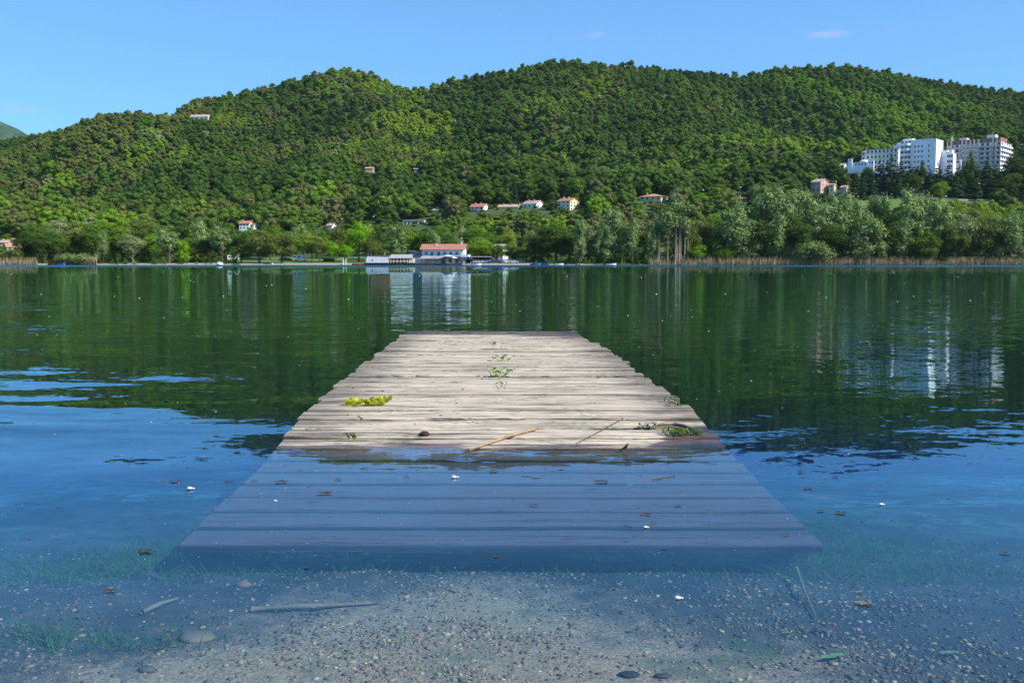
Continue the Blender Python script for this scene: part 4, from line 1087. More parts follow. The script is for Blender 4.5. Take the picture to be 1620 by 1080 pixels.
# darker, rotten plank ends; edge grime doubling as painted gap shade
sx = n('ShaderNodeSeparateXYZ', _0=tc.outputs['Object'])
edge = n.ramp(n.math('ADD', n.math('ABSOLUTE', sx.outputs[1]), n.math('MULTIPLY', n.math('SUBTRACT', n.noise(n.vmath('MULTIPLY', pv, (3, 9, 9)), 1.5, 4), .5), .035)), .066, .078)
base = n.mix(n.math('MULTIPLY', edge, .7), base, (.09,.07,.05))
en = n.math('ADD', n.math('ABSOLUTE', sx.outputs[0]), n.math('MULTIPLY', n.math('SUBTRACT', bl, .5), .55))
endm = n.ramp(en, .50, .78)
base = n.mix(n.math('MULTIPLY', endm, n.ramp(g1, .3, .7, .95, .3)), base, (.060,.050,.042))
pz = n('ShaderNodeSeparateXYZ', _0=pos)
wl = n.math('ADD', pz.outputs[2], n.math('MULTIPLY', n.math('SUBTRACT', n.noise(n.vmath('MULTIPLY', pos, (1.2,5,1)), 1.6, 4), .5), -.040))
wl = n.math('SUBTRACT', wl, n.math('MULTIPLY', n.math('MULTIPLY', n.ramp(pz.outputs[0], .45, .75), n.ramp(pz.outputs[1], 3.75, 4.15, 1., 0.)), .03))
wl = n.math('SUBTRACT', wl, n.math('MULTIPLY', n.math('MULTIPLY', n.ramp(pz.outputs[0], -.5, .6), n.ramp(pz.outputs[1], 7.9, 9.2)), .035))
wl = n.math('SUBTRACT', wl, n.math('MULTIPLY', n.ramp(pz.outputs[1], 8.9, 9.3), .04))
wet = n.ramp(wl, .0015, .005, 1., 0.)
sub = n.ramp(pz.outputs[2], -.012, -.003, 1., 0.)       # always under water: an even brown film hides the grain
base = n.mix(n.math('MULTIPLY', sub, .85), base, (.27,.205,.195))
base = n.mix(n.math('MULTIPLY', n.math('MULTIPLY', sub, n.ramp(n.math('ABSOLUTE', sx.outputs[1]), .058, .064)), .85), base, (.02,.025,.03))  # gap shade painted dark along the sunken plank edges
basew = n.mix(1., base, (.36,.27,.27), 'MULTIPLY')
base = n.mix(wet, base, basew)
ro = n.math('SUBTRACT', .85, n.math('MULTIPLY', wet, .62))
hgt = n.math('ADD', n.math('MULTIPLY', g1, .6), n.math('ADD', n.math('MULTIPLY', g2, .3), n.math('MULTIPLY', crk, -1.2)))
bp = n('ShaderNodeBump', Strength=.9, Distance=.004, Height=hgt)
b = n('ShaderNodeBsdfPrincipled', Base_Color=base, Roughness=ro, Normal=bp.outputs[0]); nt.links.new(b.outputs[0], out.inputs[0])
m_beam = mat('wet_beam', (.05,.04,.032), .8, .3, 6, .3, stretch=(6,1,1))

dock = empty('jetty', (0, 0, 0)); tag(dock, 'old plank jetty with a humped dry middle and its near end sunk under the water', 'jetty')
random.seed(12)
y = tY0; i = 0; CZ = []
while y < tY1-.05:
    w = random.uniform(.128, .176) if y > 3.6 else random.uniform(.150, .160)
    gap = random.uniform(.020, .028) if y < 3.6 else random.choice((.008, .016, .022, .028))*random.uniform(.85, 1.2)
    ya, yb_ = y, min(y+w-gap, tY1)
    ym = (ya+yb_)/2
    z = smooth_tab(zl, ym); sl = (smooth_tab(zl, yb_)-smooth_tab(zl, ya))/(yb_-ya) if yb_-ya > .02 else 0
    x0 = lerp_tab(xl, ym); x1 = lerp_tab(xr, ym)
    jit = .02 if y > 3.6 else .003
    x0 += random.uniform(-jit, jit); x1 += random.uniform(-jit, jit)
    if y > 3.6:
        z += random.uniform(-.005, .005)
    cx = (x0+x1)/2; L_ = x1-x0; hw = (yb_-ya)/2; th = .04 if y > 3.6 else .018; tilt = sl+random.uniform(-.015, .015)*(y > 3.6)
    yaw = random.uniform(-.004, .004)
    mb = MB(); ns = 56; vs = []; sd = random.uniform(0, 99)
    cup = random.uniform(-.0015, .002)
    for s in range(ns+1):
        t = s/ns; x = (t-.5)*L_
        er = .006 if y > 3.6 else .0012
        e0 = er*mn.noise(Vector((x*7, sd, 0)))*1.6 + er*.8*mn.noise(Vector((x*30, sd, 3))); e1 = er*mn.noise(Vector((x*7, sd, 9)))*1.6+er*.8*mn.noise(Vector((x*30, sd, 13)))
        zz = .0025*mn.noise(Vector((x*2.5, sd, 5)))
        ex = random.uniform(-.006, .006) if s in (0, ns) and y > 3.6 else 0
        r0 = .005
        ring = [(-hw+e0,-th),(-hw+e0,-r0),(-hw+e0+r0,0),(-hw*.4,cup),(hw*.4,cup),(hw+e1-r0,0),(hw+e1,-r0),(hw+e1,-th)]
        for (yy, z_) in ring: vs.append((x+ex, yy, z_+zz+yy*tilt))
    fs = []
    for s in range(ns):
        for j in range(8): fs.append((s*8+j, (s+1)*8+j, (s+1)*8+(j+1) % 8, s*8+(j+1) % 8))
    fs += [tuple(range(8)), tuple(ns*8+j for j in reversed(range(8)))]
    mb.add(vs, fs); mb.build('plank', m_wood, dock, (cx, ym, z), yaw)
    CZ.append((ym, z)); y += w; i += 1
print('planks', i)
def deck_z(Y): return smooth_tab(zl, Y)
# bearers under the planks, following the hump
for q in (.03, .5, .97):
    mb = MB(); pts = [(lerp_tab(xl, y_)*(1-q)+lerp_tab(xr, y_)*q, y_, smooth_tab(zl, y_)-.10) for y_ in np.linspace(tY0+.1, tY1-.1, 24)]
    vs = []
    for p in pts:
        for dx_, dz_ in ((-.04,-.05),(.04,-.05),(.04,.05),(-.04,.05)): vs.append((p[0]+dx_, p[1], p[2]+dz_))
    fs = [(4*a+j, 4*a+4+j, 4*a+4+(j+1) % 4, 4*a+(j+1) % 4) for a in range(23) for j in range(4)]+[(3,2,1,0),(92,93,94,95)]
    mb.add(vs, fs); mb.build('bearer', m_beam, dock)
for yy in (2.62, 5.2, 7.6):
    for q in (.06, .94):
        x = lerp_tab(xl, yy)*(1-q)+lerp_tab(xr, yy)*q
        MB().tube([(x, yy, bed_z(x, yy)-.3),(x, yy, deck_z(yy)-.14)], .055, 10).build('pile', m_beam, dock)
# spare board lying under the near edge
pa = at_z(650, 866, -.055); pb = at_z(932, 868, -.055)
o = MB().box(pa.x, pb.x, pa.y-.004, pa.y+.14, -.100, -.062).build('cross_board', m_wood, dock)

def on_deck(px, row, lift=0.):
    """point of the deck surface seen at this pixel"""
    d = ray(px, row); t = 2.
    while t < 10:
        p = Vector((0, 0, H))+d*t
        if p.z <= deck_z(p.y)+.001: break
        t += .004
    p.z = deck_z(p.y)+.0015+lift; return p

# ------------------------------------------------------------------ things lying on the jetty
def crumpled_leaf(name, m, L, W, seed, curl=.35, nx=14, ny=9, parent=None, loc=(0,0,0), rz=0, lobes=0):
    mb = MB(); vs = []
    for i in range(nx+1):
        t = i/nx; wdt = W*math.sin(math.pi*min(.97, max(.03, t)))**.6*(1+lobes*math.sin(t*17))
        for j in range(ny+1):
            u = (j/ny-.5); x = (t-.5)*L; y = u*wdt
            z = curl*W*(abs(u)*1.2)**2 + .22*W*(mn.noise(Vector((x*5/L*1.6, y*5/L*2, seed)))+.5) + .10*W*mn.noise(Vector((x*16/L, y*16/L, seed)))
            vs.append((x, y, max(.001, z)))
    fs = [(i*(ny+1)+j, (i+1)*(ny+1)+j, (i+1)*(ny+1)+j+1, i*(ny+1)+j+1) for i in range(nx) for j in range(ny)]
    mb.add(vs, fs, 0, True); o = mb.build(name, m, parent, loc, rz)
    return o
m_yl, nt, out = new_mat('yellow_leaf'); n = N(nt)
p_ = n('ShaderNodeTexCoord').outputs['Object']; c = n.mix(n.ramp(n.noise(p_, 25, 4), .3, .7), (.27,.33,.010), (.52,.56,.03))
c = n.mix(n.ramp(n.noise(p_, 60, 3), .62, .7), c, (.16,.13,.02))
d = n('ShaderNodeBsdfPrincipled', Base_Color=c, Roughness=.45); t_ = n('ShaderNodeBsdfTranslucent', Color=(.75,.80,.04,1)); mx = n('ShaderNodeMixShader', _0=.3, _1=d.outputs[0], _2=t_.outputs[0]); nt.links.new(mx.outputs[0], out.inputs[0])
p = on_deck(577, 642); e = empty('withered_leaf', p); tag(e, 'crumpled yellow-green leaf lying on the left side of the jetty', 'leaf')
crumpled_leaf('leaf_blade', m_yl, .13, .085, 1.3, .55, parent=e, loc=(-.022, 0, .002), rz=.2, lobes=.15)
crumpled_leaf('leaf_blade', m_yl, .10, .08, 5.3, .6, parent=e, loc=(.045, -.005, .003), rz=-.4, lobes=.15)
crumpled_leaf('leaf_lobe', m_yl, .05, .07, 7.3, .9, parent=e, loc=(.085, .015, .008), rz=1.3)
MB().tube([(.02,-.03,.012),(-.03,-.035,.006),(-.08,-.03,.003),(-.11,-.012,.003)], [.003,.003,.0025,.0015], 6).build('stalk', mat('leaf_stalk', (.45,.42,.12), .6), e)
m_spr = leaf_mat('sprout_leaf', (.16,.34,.02), (.30,.50,.05), .3)
def sprout(px, row, nl, size, lab, spread=.06, seed=0):
    random.seed(seed); p = on_deck(px, row); e = empty('sprout', p); tag(e, lab, 'sprout', 'green sprouts growing through the jetty planks')
    for i in range(nl):
        a = random.uniform(0, 6.28); q = random.uniform(.2, 1)*spread; x, y = q*math.cos(a)*1.6, q*math.sin(a)*.5; h = random.uniform(.4, 1)*size
        MB().tube([(x*.5,y*.5,-.01),(x*.8,y*.8,h*.6),(x,y,h)], [.0016,.0014,.001], 5).build('stem', m_spr, e)
        mb = MB(); L_ = size*random.uniform(.5, .9); w = L_*.36; tx = random.choice((-1, 1))*random.uniform(.5, 1); ty = random.uniform(-.5, .3); u = Vector((tx, ty, random.uniform(-.1, .6))).normalized(); s = u.cross(Vector((0, random.uniform(.2,.8), 1))).normalized(); q0 = Vector((x, y, h))
        P_ = []
        for k in range(6):
            t = k/5; ww = w*math.sin(math.pi*(.06+.9*t)); cpt = q0+u*L_*t+Vector((0,0,-.25*L_*t*t)); P_ += [cpt-s*ww, cpt+Vector((0,0,-.1*w)), cpt+s*ww]
        mb.add(P_, [(3*k+j, 3*k+3+j, 3*k+4+j, 3*k+1+j) for k in range(5) for j in (0, 1)], 0, True); mb.build('leaf', m_spr, e)
for i, a in enumerate([(776,531,5,.055,'farthest small green sprout near the submerged end of the jetty'),(783,546,6,.05,'second farthest green sprout, sparse leaves'),(797,546,3,.04,'tiny two-leaf sprout right of the second farthest sprout'),
    (791,571,11,.06,'spreading green sprout midway along the jetty'),(785,595,13,.065,'largest leafy green sprout in the middle of the jetty'),(806,591,3,.05,'single round-leaved sprout right of the largest sprout'),(790,612,4,.045,'small sprout nearer than the largest one'),(794,618,3,.03,'nearest tiny sprout in the row')]):
    sprout(a[0], a[1], a[2], a[3]*.58, a[4], .055 if a[2] > 8 else .03, 40+i)
def stick(pts, r, m, lab, name='stick', cat='stick', grp=None, nb=7):
    P_ = [Vector(p) for p in pts]; Q_ = []
    for i in range(len(P_)-1):
        for k in range(4): Q_.append(P_[i].lerp(P_[i+1], k/4)+Vector((0, 0, 0)))
    Q_.append(P_[-1]); org = Q_[0].copy()
    rr = [r*(1-.5*i/len(Q_))*(1+.3*mn.noise(Vector((i*1.7, r*100, 0)))) for i in range(len(Q_))]
    o = MB().tube([q-org for q in Q_], rr, nb).build(name, m, None, org); tag(o, lab, cat, grp); return o
M_reedst = mat('dry_stem', (.42,.27,.10), .6, .45, 18); M_twig = mat('grey_twig', (.13,.10,.07), .85, .3, 20); M_tan = mat('tan_stick', (.50,.36,.22), .7, .25, 20); M_pale = mat('pale_driftwood', (.22,.17,.11), .9, .3, 14)
a = on_deck(851, 682, .012); b_ = on_deck(800, 695, .008); c_ = at_z(742, 712, .004)
stick([a, b_, c_], .0055, M_reedst, 'yellowish reed stem leaning off the jetty edge into the water')
stick([on_deck(985, 664, .004), on_deck(950, 684, .006), on_deck(912, 703, .003)], .0028, M_twig, 'thin dark twig lying across the last dry planks', 'twig', 'twig')
stick([on_deck(1040, 674, .010), on_deck(1066, 676, .010)], .009, M_tan, 'short tan stick on the right side of the jetty')
stick([on_deck(1067, 676, .011), on_deck(1082, 679, .012), on_deck(1099, 683, .008)], .009, M_twig, 'dark weed-wrapped stick end right of the tan stick')
stick([on_deck(573, 619, .004), on_deck(608, 619.5, .004)], .004, M_tan, 'short brown splinter on the left side of the jetty behind the yellow leaf', 'splinter', 'splinter')
stick([on_deck(567, 659, .003), on_deck(575, 664, .003)], .003, M_tan, 'tiny pinkish twig in front of the yellow leaf', 'twig', 'twig')
stick([at_z(983, 712, .002), at_z(990, 707, .012), at_z(993, 702, .03)], .006, M_twig, 'forked twig sticking out of the water at the waterline', 'twig', 'twig')
o = MB().ball((0,0,.008), .014, 9, 6, 0, .25, (1.5,1,.7)).build('bark_chip', M_darkwood, None, on_deck(671, 690)); tag(o, 'small dark bark chip near the front waterline of the jetty', 'bark chip')
m_wd = leaf_mat('water_weed', (.05,.10,.01), (.14,.22,.02), .2)
def weed_clump(px, row, lab, n_=60, R_=.06, seed=1):
    random.seed(seed); mb = MB(); p = on_deck(px, row)
    for i in range(n_):
        a = random.uniform(0, 6.28); q = R_*math.sqrt(random.random()); x, y = q*math.cos(a)*1.5, q*math.sin(a)*.6; h = random.uniform(.004, .022)
        d = Vector((random.gauss(0,1), random.gauss(0,1), .4)).normalized()*.012; s = Vector((-d.y, d.x, 0)).normalized()*.004; c0 = Vector((x, y, h))
        mb.add([c0-d, c0-s, c0+d, c0+s], [(0,1,2,3)])
    o = mb.build('weed_clump', m_wd, None, p); tag(o, lab, 'water weed', 'washed-up weed on the jetty')
weed_clump(1078, 688, 'clump of wet green weed below the dark stick at the right corner', 130, .055, 3)
weed_clump(1024, 678, 'small weed tuft left of the tan stick', 40, .025, 4)
weed_clump(1060, 636, 'low strip of weed on the right edge of the jetty, farther one', 26, .03, 5)
weed_clump(1068, 643, 'low strip of weed on the right edge of the jetty, nearer one', 22, .028, 6)
weed_clump(556, 694, 'tiny weed tuft at the left front waterline', 30, .02, 7)
# scattered crumbs on the planks
mb = MB(); random.seed(77)
for i in range(200):
    yy = random.uniform(3.75, tY1-.6); u = random.random()
    x = lerp_tab(xl, yy)*(1-u)+lerp_tab(xr, yy)*u; s = random.uniform(.0012, .004)
    mb.ball((x, yy, deck_z(yy)+.002), s, 5, 4, 0, .3, (random.uniform(1, 2.5), 1, .5))
o = mb.build('leaf_crumbs', mat('crumbs', (.07,.06,.035), .9, .5, 30)); tag(o, 'dark crumbs of leaf and bark scattered over the jetty planks', 'debris', None, 'stuff')

# ------------------------------------------------------------------ gravel, sunken and floating things
r_ = np.random.default_rng(4)
def pebbles(name, npb, m, smin, smax, xr_, yr_, seed, dens):
    r_ = np.random.default_rng(seed)
    t = (1+5**.5)/2; iv = np.array([(-1,t,0),(1,t,0),(-1,-t,0),(1,-t,0),(0,-1,t),(0,1,t),(0,-1,-t),(0,1,-t),(t,0,-1),(t,0,1),(-t,0,-1),(-t,0,1)])/1.9
    itri = np.array([(0,11,5),(0,5,1),(0,1,7),(0,7,10),(0,10,11),(1,5,9),(5,11,4),(11,10,2),(10,7,6),(7,1,8),(3,9,4),(3,4,2),(3,2,6),(3,6,8),(3,8,9),(4,9,5),(2,4,11),(6,2,10),(8,6,7),(9,8,1)])
    V = []; k = 0
    while k < npb:
        x = r_.uniform(*xr_); y = r_.uniform(*yr_)
        if r_.random() > dens(x, y): continue
        s = smin*(smax/smin)**(r_.random()**3.0); v = iv*(1+r_.uniform(-.22, .22, (12, 1)))*np.array([s*r_.uniform(.8, 1.7), s*r_.uniform(.7, 1.1), s*r_.uniform(.35, .6)])
        a = r_.uniform(0, 6.28); ca, sa = math.cos(a), math.sin(a); v = v @ np.array([[ca, sa, 0], [-sa, ca, 0], [0, 0, 1]])
        V.append(v+np.array([x, y, bed_z(x, y)+s*.12])); k += 1
    V = np.concatenate(V); Q = (itri[None]+12*np.arange(npb)[:, None, None]).reshape(-1, 3)
    o = bpy.data.objects.new(name, np_mesh(name, V, Q, m, True)); COL.objects.link(o); return o
m_peb, nt, out = new_mat('pebble_mix'); n = N(nt)
gp = n('ShaderNodeNewGeometry'); rnd = gp.outputs['Random Per Island']
cr = n('ShaderNodeValToRGB', Fac=rnd); el = cr.color_ramp.elements; cr.color_ramp.interpolation = 'CONSTANT'
el[0].position = 0; el[0].color = (.13,.09,.055,1); el[1].position = .9; el[1].color = (.36,.13,.085,1)
for pz_, c in ((.16,(.38,.25,.11,1)),(.34,(.22,.16,.10,1)),(.5,(.54,.38,.18,1)),(.64,(.10,.095,.085,1)),(.76,(.72,.56,.32,1)),(.83,(.36,.20,.09,1))):
    q = el.new(pz_); q.color = c
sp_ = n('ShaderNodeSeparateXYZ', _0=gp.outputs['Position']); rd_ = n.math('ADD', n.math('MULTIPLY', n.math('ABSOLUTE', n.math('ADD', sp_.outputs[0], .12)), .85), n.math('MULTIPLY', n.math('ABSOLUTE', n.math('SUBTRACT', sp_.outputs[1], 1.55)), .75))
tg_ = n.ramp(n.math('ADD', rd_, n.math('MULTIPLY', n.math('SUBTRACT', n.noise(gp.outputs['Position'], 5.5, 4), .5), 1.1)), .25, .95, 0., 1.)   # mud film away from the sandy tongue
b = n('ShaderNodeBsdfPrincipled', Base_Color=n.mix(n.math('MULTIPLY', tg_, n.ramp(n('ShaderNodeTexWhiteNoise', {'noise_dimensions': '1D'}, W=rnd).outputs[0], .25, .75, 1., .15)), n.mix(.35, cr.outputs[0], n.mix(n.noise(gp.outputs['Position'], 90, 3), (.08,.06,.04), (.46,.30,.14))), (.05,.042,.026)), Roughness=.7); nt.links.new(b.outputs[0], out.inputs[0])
def dens(x, y):
    d = .60-.38*abs(x+.1)+1.3*mn.noise(Vector((x*2.2, y*2.6, 1)))+.6*mn.noise(Vector((x*7, y*8, 1)))-.55*max(0, y-1.9)
    return max(.22, min(1, d))
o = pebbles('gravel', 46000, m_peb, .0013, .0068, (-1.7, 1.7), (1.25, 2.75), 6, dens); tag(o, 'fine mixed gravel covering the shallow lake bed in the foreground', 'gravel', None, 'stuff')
# underwater weed
def weeds(name, regions, m, h, lab, seed, wid=.0013):
    random.seed(seed); pts = []
    for (pxc, row, sx_, sy_, n_) in regions:
        c0 = at_z(pxc, row, -.12)
        for _ in range(int(n_*2.6)):
            x = c0.x+random.gauss(0, sx_); y = c0.y+random.gauss(0, sy_)
            if mn.noise(Vector((x*14, y*14, 3))) < random.uniform(-.35, .2): continue
            pts.append((x, y, bed_z(x, y)))
    o = blades(name, pts, h, wid, m, 1.3, seed=seed); tag(o, lab, 'water plants', None, 'stuff'); return o
m_uw = leaf_mat('pondweed', (.035,.095,.03), (.11,.20,.06), .2)
weeds('pondweed', [(280,870,.16,.10,900),(400,885,.22,.07,800),(180,900,.3,.08,600),(640,895,.22,.05,600),(1010,885,.2,.05,800),(1150,892,.18,.05,700),(1340,850,.16,.13,1100),(1400,900,.2,.1,700),(1290,800,.12,.12,500),(60,920,.25,.06,300),(150,1060,.12,.03,220),(60,1050,.1,.03,140)], m_uw, .026, 'tangled green pondweed on the lake bed around the sunken end of the jetty', 13)
def bleaf(name, px, row, z, L, m, lab, cat, grp, rz=None, curl=.3, W=None):
    p = at_z(px, row, z); random.seed(int(px*7+row)); rz = random.uniform(-.5, .5) if rz is None else rz
    o = crumpled_leaf(name, m, L, W or L*.45, px*.01, curl, 8, 5, None, p, rz); tag(o, lab, cat, grp); return o
M_ltan = mat('light_dead_leaf', (.20,.15,.09), .7, .3, 40); M_dl = mat('dead_leaf', (.075,.055,.030), .6, .5, 40); M_fl = mat('white_fluff', (.75,.76,.74), .9, .1, 40); M_gl = mat('sunken_green_leaf', (.16,.27,.09), .6, .3, 20)
FL = [(951,762,26,'curled brown leaf floating above the sunken planks, centre right'),(1036,759,14,'brown leaf afloat, right of the centre right leaf'),(1059,730,20,'thin dark leaf afloat just off the waterline'),(844,799,20,'dark curled leaf afloat over the middle of the sunken planks'),
 (1021,813,24,'thin leaf afloat over the right sunken planks, upper of two'),(1033,827,14,'small leaf afloat over the right sunken planks, lower of two'),(1073,799,16,'flat brown leaf afloat right of the middle'),(1277,772,20,'brown leaf afloat right of the sunken planks, upper'),
 (1297,808,18,'brown leaf afloat beside the right edge of the sunken planks'),(1329,811,22,'leaf afloat right of the one beside the sunken edge'),(1243,846,16,'dark upturned leaf on the right end of the nearest sunken plank'),(781,745,20,'dark leaf afloat near the reed stem'),
 (787,880,16,'reddish leaf afloat just before the sunken near edge'),(1052,867,12,'leaf afloat at the near edge of the planks, right of centre'),(1321,754,14,'leaf afloat far right beside the hill reflection'),(277,761,22,'brown leaf afloat left of the jetty, leftmost of the row'),
 (362,761,16,'brown leaf afloat left of the jetty, at its edge'),(402,761,14,'leaf afloat on the left edge of the sunken planks'),(446,762,24,'pair of dark leaves afloat over the left sunken planks'),(513,780,28,'wide dark leaf afloat over the left sunken planks'),
 (535,758,16,'thin leaf afloat above the wide dark leaf'),(643,754,14,'thin leaf afloat left of centre over the sunken planks'),(485,897,14,'brown leaf afloat below the left end of the sunken planks'),(230,872,30,'dark leaf afloat left of the sunken near corner'),
 (173,934,24,'dark leaf afloat in the lower left'),(1161,921,10,'small upright dark leaf in the lower right'),(1365,954,32,'light brown curled leaf afloat in the lower right'),(1229,1034,14,'small greenish leaf near the bottom right of centre'),
 (1359,936,16,'thin leaf afloat above the light brown curled leaf'),(1590,875,22,'dark leaf afloat at the right picture edge')]
for px, row, w, lab in FL:
    p = at_z(px, row, 0); L_ = w*p.y/F*.8; bleaf('floating_leaf', px, row, .0012, L_*1.1, M_ltan if 'light brown' in lab else M_dl, lab, 'leaf', 'dead leaves floating on the near water', curl=.12, W=L_*.5)
for px, row, s, lab in ((300,773,8,'tuft of white fluff floating left of the sunken planks'),(718,755,8,'flat white petal floating over the middle of the sunken planks'),(1072,946,9,'white bubble cluster in the lower right'),(1394,798,6,'white speck of fluff right of the weed'),(435,792,4,'tiny white speck over the left sunken planks'),(1021,834,6,'white petal on the sunken planks, right of centre')):
    p = at_z(px, row, .002); q = s*p.y/F*.5
    mb = MB(); mb.ball((0,0,q*.3), q, 9, 6, 0, .15, (1.2,1,.6)); mb.ball((q*1.5,0,q*.2), q*.5, 7, 5, 0, .15, (1.2,1,.6))
    o = mb.build('white_fluff', M_fl, None, p); tag(o, lab, 'fluff', 'white fluff on the near water')
mb = MB(); random.seed(91)
for i in range(300):
    row = 430+290*random.random()**1.3; px = random.uniform(-60, 1680); p = at_z(px, row, .001)
    if lerp_tab(xl, p.y)-.1 < p.x < lerp_tab(xr, p.y)+.1 and tY0 < p.y < tY1: continue
    s = random.uniform(.35, .8)*p.y/F*random.choice((.6, 1, 1.2)); mb.ball((p.x, p.y, 0), min(s, .05), 5, 4, 0, .2, (1.3, 1, .6))
for i in range(260):
    row = random.uniform(720, 1070); px = random.uniform(-60, 1680); p = at_z(px, row, .001); s = random.uniform(.3, .7)*p.y/F; mb.ball((p.x, p.y, 0), s, 5, 4, 0, .2, (1.3, 1, .6))
o = mb.build('floating_pollen', M_fl); tag(o, 'tiny white specks of fluff and pollen scattered over the lake surface', 'pollen', None, 'stuff')
mb = MB()
for i in range(420):
    row = random.uniform(715, 1000); px = random.uniform(-60, 1680); p = at_z(px, row, .001); s = random.uniform(.5, 1.6)*p.y/F; mb.ball((p.x, p.y, 0), s, 5, 4, 0, .2, (random.uniform(1, 3.5), 1, .4))
o = mb.build('floating_specks', M_dl); tag(o, 'tiny dark specks of plant debris scattered over the near water', 'debris', None, 'stuff')
def bz(px, row, lift=.004):
    z = -.07
    for _ in range(12): p = at_z(px, row, z); z = bed_z(p.x, p.y)+lift
    return at_z(px, row, z)
stick([bz(225, 968, .008), bz(252, 955, .01), bz(281, 946, .006)], .006, M_pale, 'short pale driftwood piece on the lake bed at lower left', 'driftwood', 'driftwood')
stick([bz(398, 963, .006), bz(500, 958, .012), bz(540, 956, .006), bz(598, 953, .004)], .006, M_pale, 'long pale sunken branch on the lake bed left of centre', 'sunken_branch', 'branch')
stick([bz(1260, 897, .03), bz(1271, 930, .02), bz(1291, 976, .005)], .0035, M_pale, 'thin pale curved reed under water at right', 'sunken_reed', 'reed')
stick([bz(1219, 876, .02), bz(1262, 885, .02)], .004, M_twig, 'short brown twig under water before the right near corner', 'sunken_twig', 'twig')
stick([at_z(993, 767, -.012), at_z(1030, 758, .0), at_z(1068, 752, .003)], .0022, M_twig, 'thin twig lying at the surface over the sunken planks', 'twig', 'twig')
for px, row, L_, m, lab in ((1317,1039,.052,M_gl,'long green leaf on the lake bed at lower right'),(1505,1032,.035,M_gl,'small green leaf on the lake bed, far lower right'),(1245,1000,.02,M_gl,'small round green leaf on the lake bed right of centre')):
    o = crumpled_leaf('sunken_leaf', m, L_, L_*.3, px*.01, .2, 8, 5, None, bz(px, row, .006), random.uniform(0, .5)); tag(o, lab, 'leaf', 'green leaves on the lake bed')
random.seed(3)
for px, row, s, sc_, m, lab in ((312,1007,.030,(1.2,1,.25),M_pale,'pale flat stone on the lake bed at lower left'),(995,1066,.013,(1.5,1,.3),M_darkwood,'dark flat stone at the bottom right of centre'),(1048,1068,.010,(1.6,.8,.3),M_dl,'brown elongated stone right of the dark flat stone'),(385,925,.018,(1,.9,.5),M_brick,'pinkish brick fragment on the lake bed beside the weed'),(232,1058,.012,(1.3,1,.5),M_twig,'grey rounded stone at the bottom left')):
    o = MB().ball((0,0,0), s, 12, 8, 0, .13, sc_).build('stone', m, None, bz(px, row, .003)); tag(o, lab, 'stone', 'larger stones on the lake bed')

# ------------------------------------------------------------------ thin air haze over the valley
m_hz, nt, out = new_mat('valley_haze'); hv = nt.nodes.new('ShaderNodeVolumePrincipled'); hv.inputs['Color'].default_value = (.75,.87,1,1); hv.inputs['Density'].default_value = .000028; hv.inputs['Anisotropy'].default_value = .2
nt.links.new(hv.outputs[0], out.inputs['Volume'])
o = MB().box(-3200, 3200, -320, 3300, -60, 700).build('haze', m_hz); tag(o, 'thin pale haze over the whole valley', 'haze', None, 'stuff')

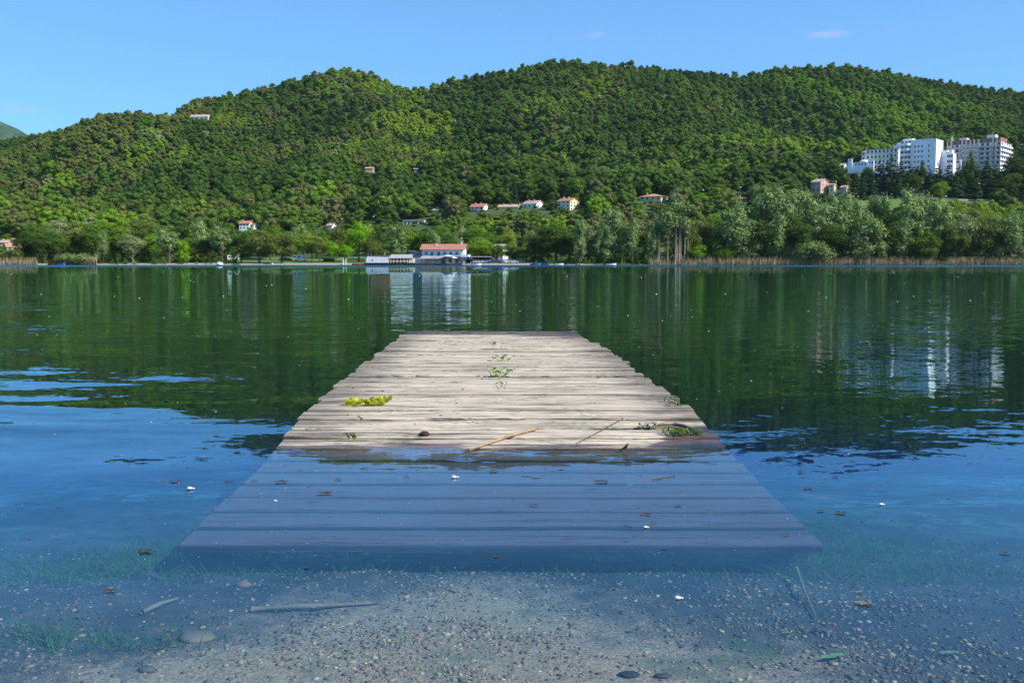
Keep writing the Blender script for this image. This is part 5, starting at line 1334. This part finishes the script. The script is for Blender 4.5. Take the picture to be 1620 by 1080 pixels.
# ------------------------------------------------------------------ light, sky
SUN_EL, SUN_AZ = 40., 113.     # azimuth clockwise from +Y (view direction)
sd = bpy.data.lights.new('sun', 'SUN'); sd.energy = 4.2; sd.angle = R(.53); sd.color = (1, .94, .85)
so = bpy.data.objects.new('sun', sd); COL.objects.link(so)
dirv = Vector((math.sin(R(SUN_AZ))*math.cos(R(SUN_EL)), math.cos(R(SUN_AZ))*math.cos(R(SUN_EL)), math.sin(R(SUN_EL))))
so.rotation_euler = dirv.to_track_quat('Z', 'Y').to_euler(); so.location = (50, -20, 60)
w = bpy.data.worlds.new('World'); SC.world = w; w.use_nodes = True; nt = w.node_tree; nt.nodes.clear(); n = N(nt)
out = nt.nodes.new('ShaderNodeOutputWorld')
sk = nt.nodes.new('ShaderNodeTexSky'); sk.sky_type = 'NISHITA'; sk.sun_disc = False; sk.sun_elevation = R(SUN_EL); sk.sun_rotation = R(SUN_AZ)
sk.air_density = .6; sk.dust_density = 0; sk.ozone_density = 6.0; sk.altitude = 200
tc = n('ShaderNodeTexCoord').outputs['Generated']
gm = n('ShaderNodeGamma', Color=sk.outputs[0], Gamma=.6); skc = n.mix(1., gm.outputs[0], (.858, 1.47, 1.90), 'MULTIPLY')
def wisp(px, row, su, sv, amt, seed):
    d = ray(px, row).normalized(); loc = n.vmath('SUBTRACT', tc, tuple(d)); s_ = n('ShaderNodeSeparateXYZ', _0=loc)
    a = n.math('MULTIPLY', s_.outputs[0], 1/su); b = n.math('MULTIPLY', s_.outputs[2], 1/sv)
    q = n.math('ADD', n.math('MULTIPLY', a, a), n.math('MULTIPLY', b, b))
    nz = n.noise(n.vmath('MULTIPLY', n.vmath('ADD', tc, (seed, 0, 0)), (1, 1, 5)), 28, 5, .6)
    m_ = n.math('MULTIPLY', n.ramp(q, 0, 1, 1., 0.), n.ramp(nz, .38, .62)); return n.math('MULTIPLY', m_, amt)
cl = None
for a in ((1310,55,.026,.005,.5,1),(942,56,.012,.005,.35,2),(22,103,.02,.007,.25,3),(22,171,.035,.006,.45,4),(1412,46,.008,.004,.2,5),(130,185,.06,.004,.15,6)):
    q = wisp(*a); cl = q if cl is None else n.math('MAXIMUM', cl, q)
colr = n.mix(cl, skc, (2.2,2.7,4.2))
bg = n('ShaderNodeBackground', Color=colr, Strength=.15); nt.links.new(bg.outputs[0], out.inputs[0])

SC.render.engine = 'CYCLES'
SC.cycles.transparent_max_bounces = 24; SC.cycles.max_bounces = 8; SC.cycles.glossy_bounces = 4; SC.cycles.transmission_bounces = 4; SC.cycles.diffuse_bounces = 3
SC.cycles.caustics_reflective = False; SC.cycles.caustics_refractive = False
SC.view_settings.view_transform = 'Standard'; SC.view_settings.look = 'None'; SC.view_settings.exposure = .6; SC.view_settings.gamma = 1
SC.render.resolution_x = 1024; SC.render.resolution_y = 682
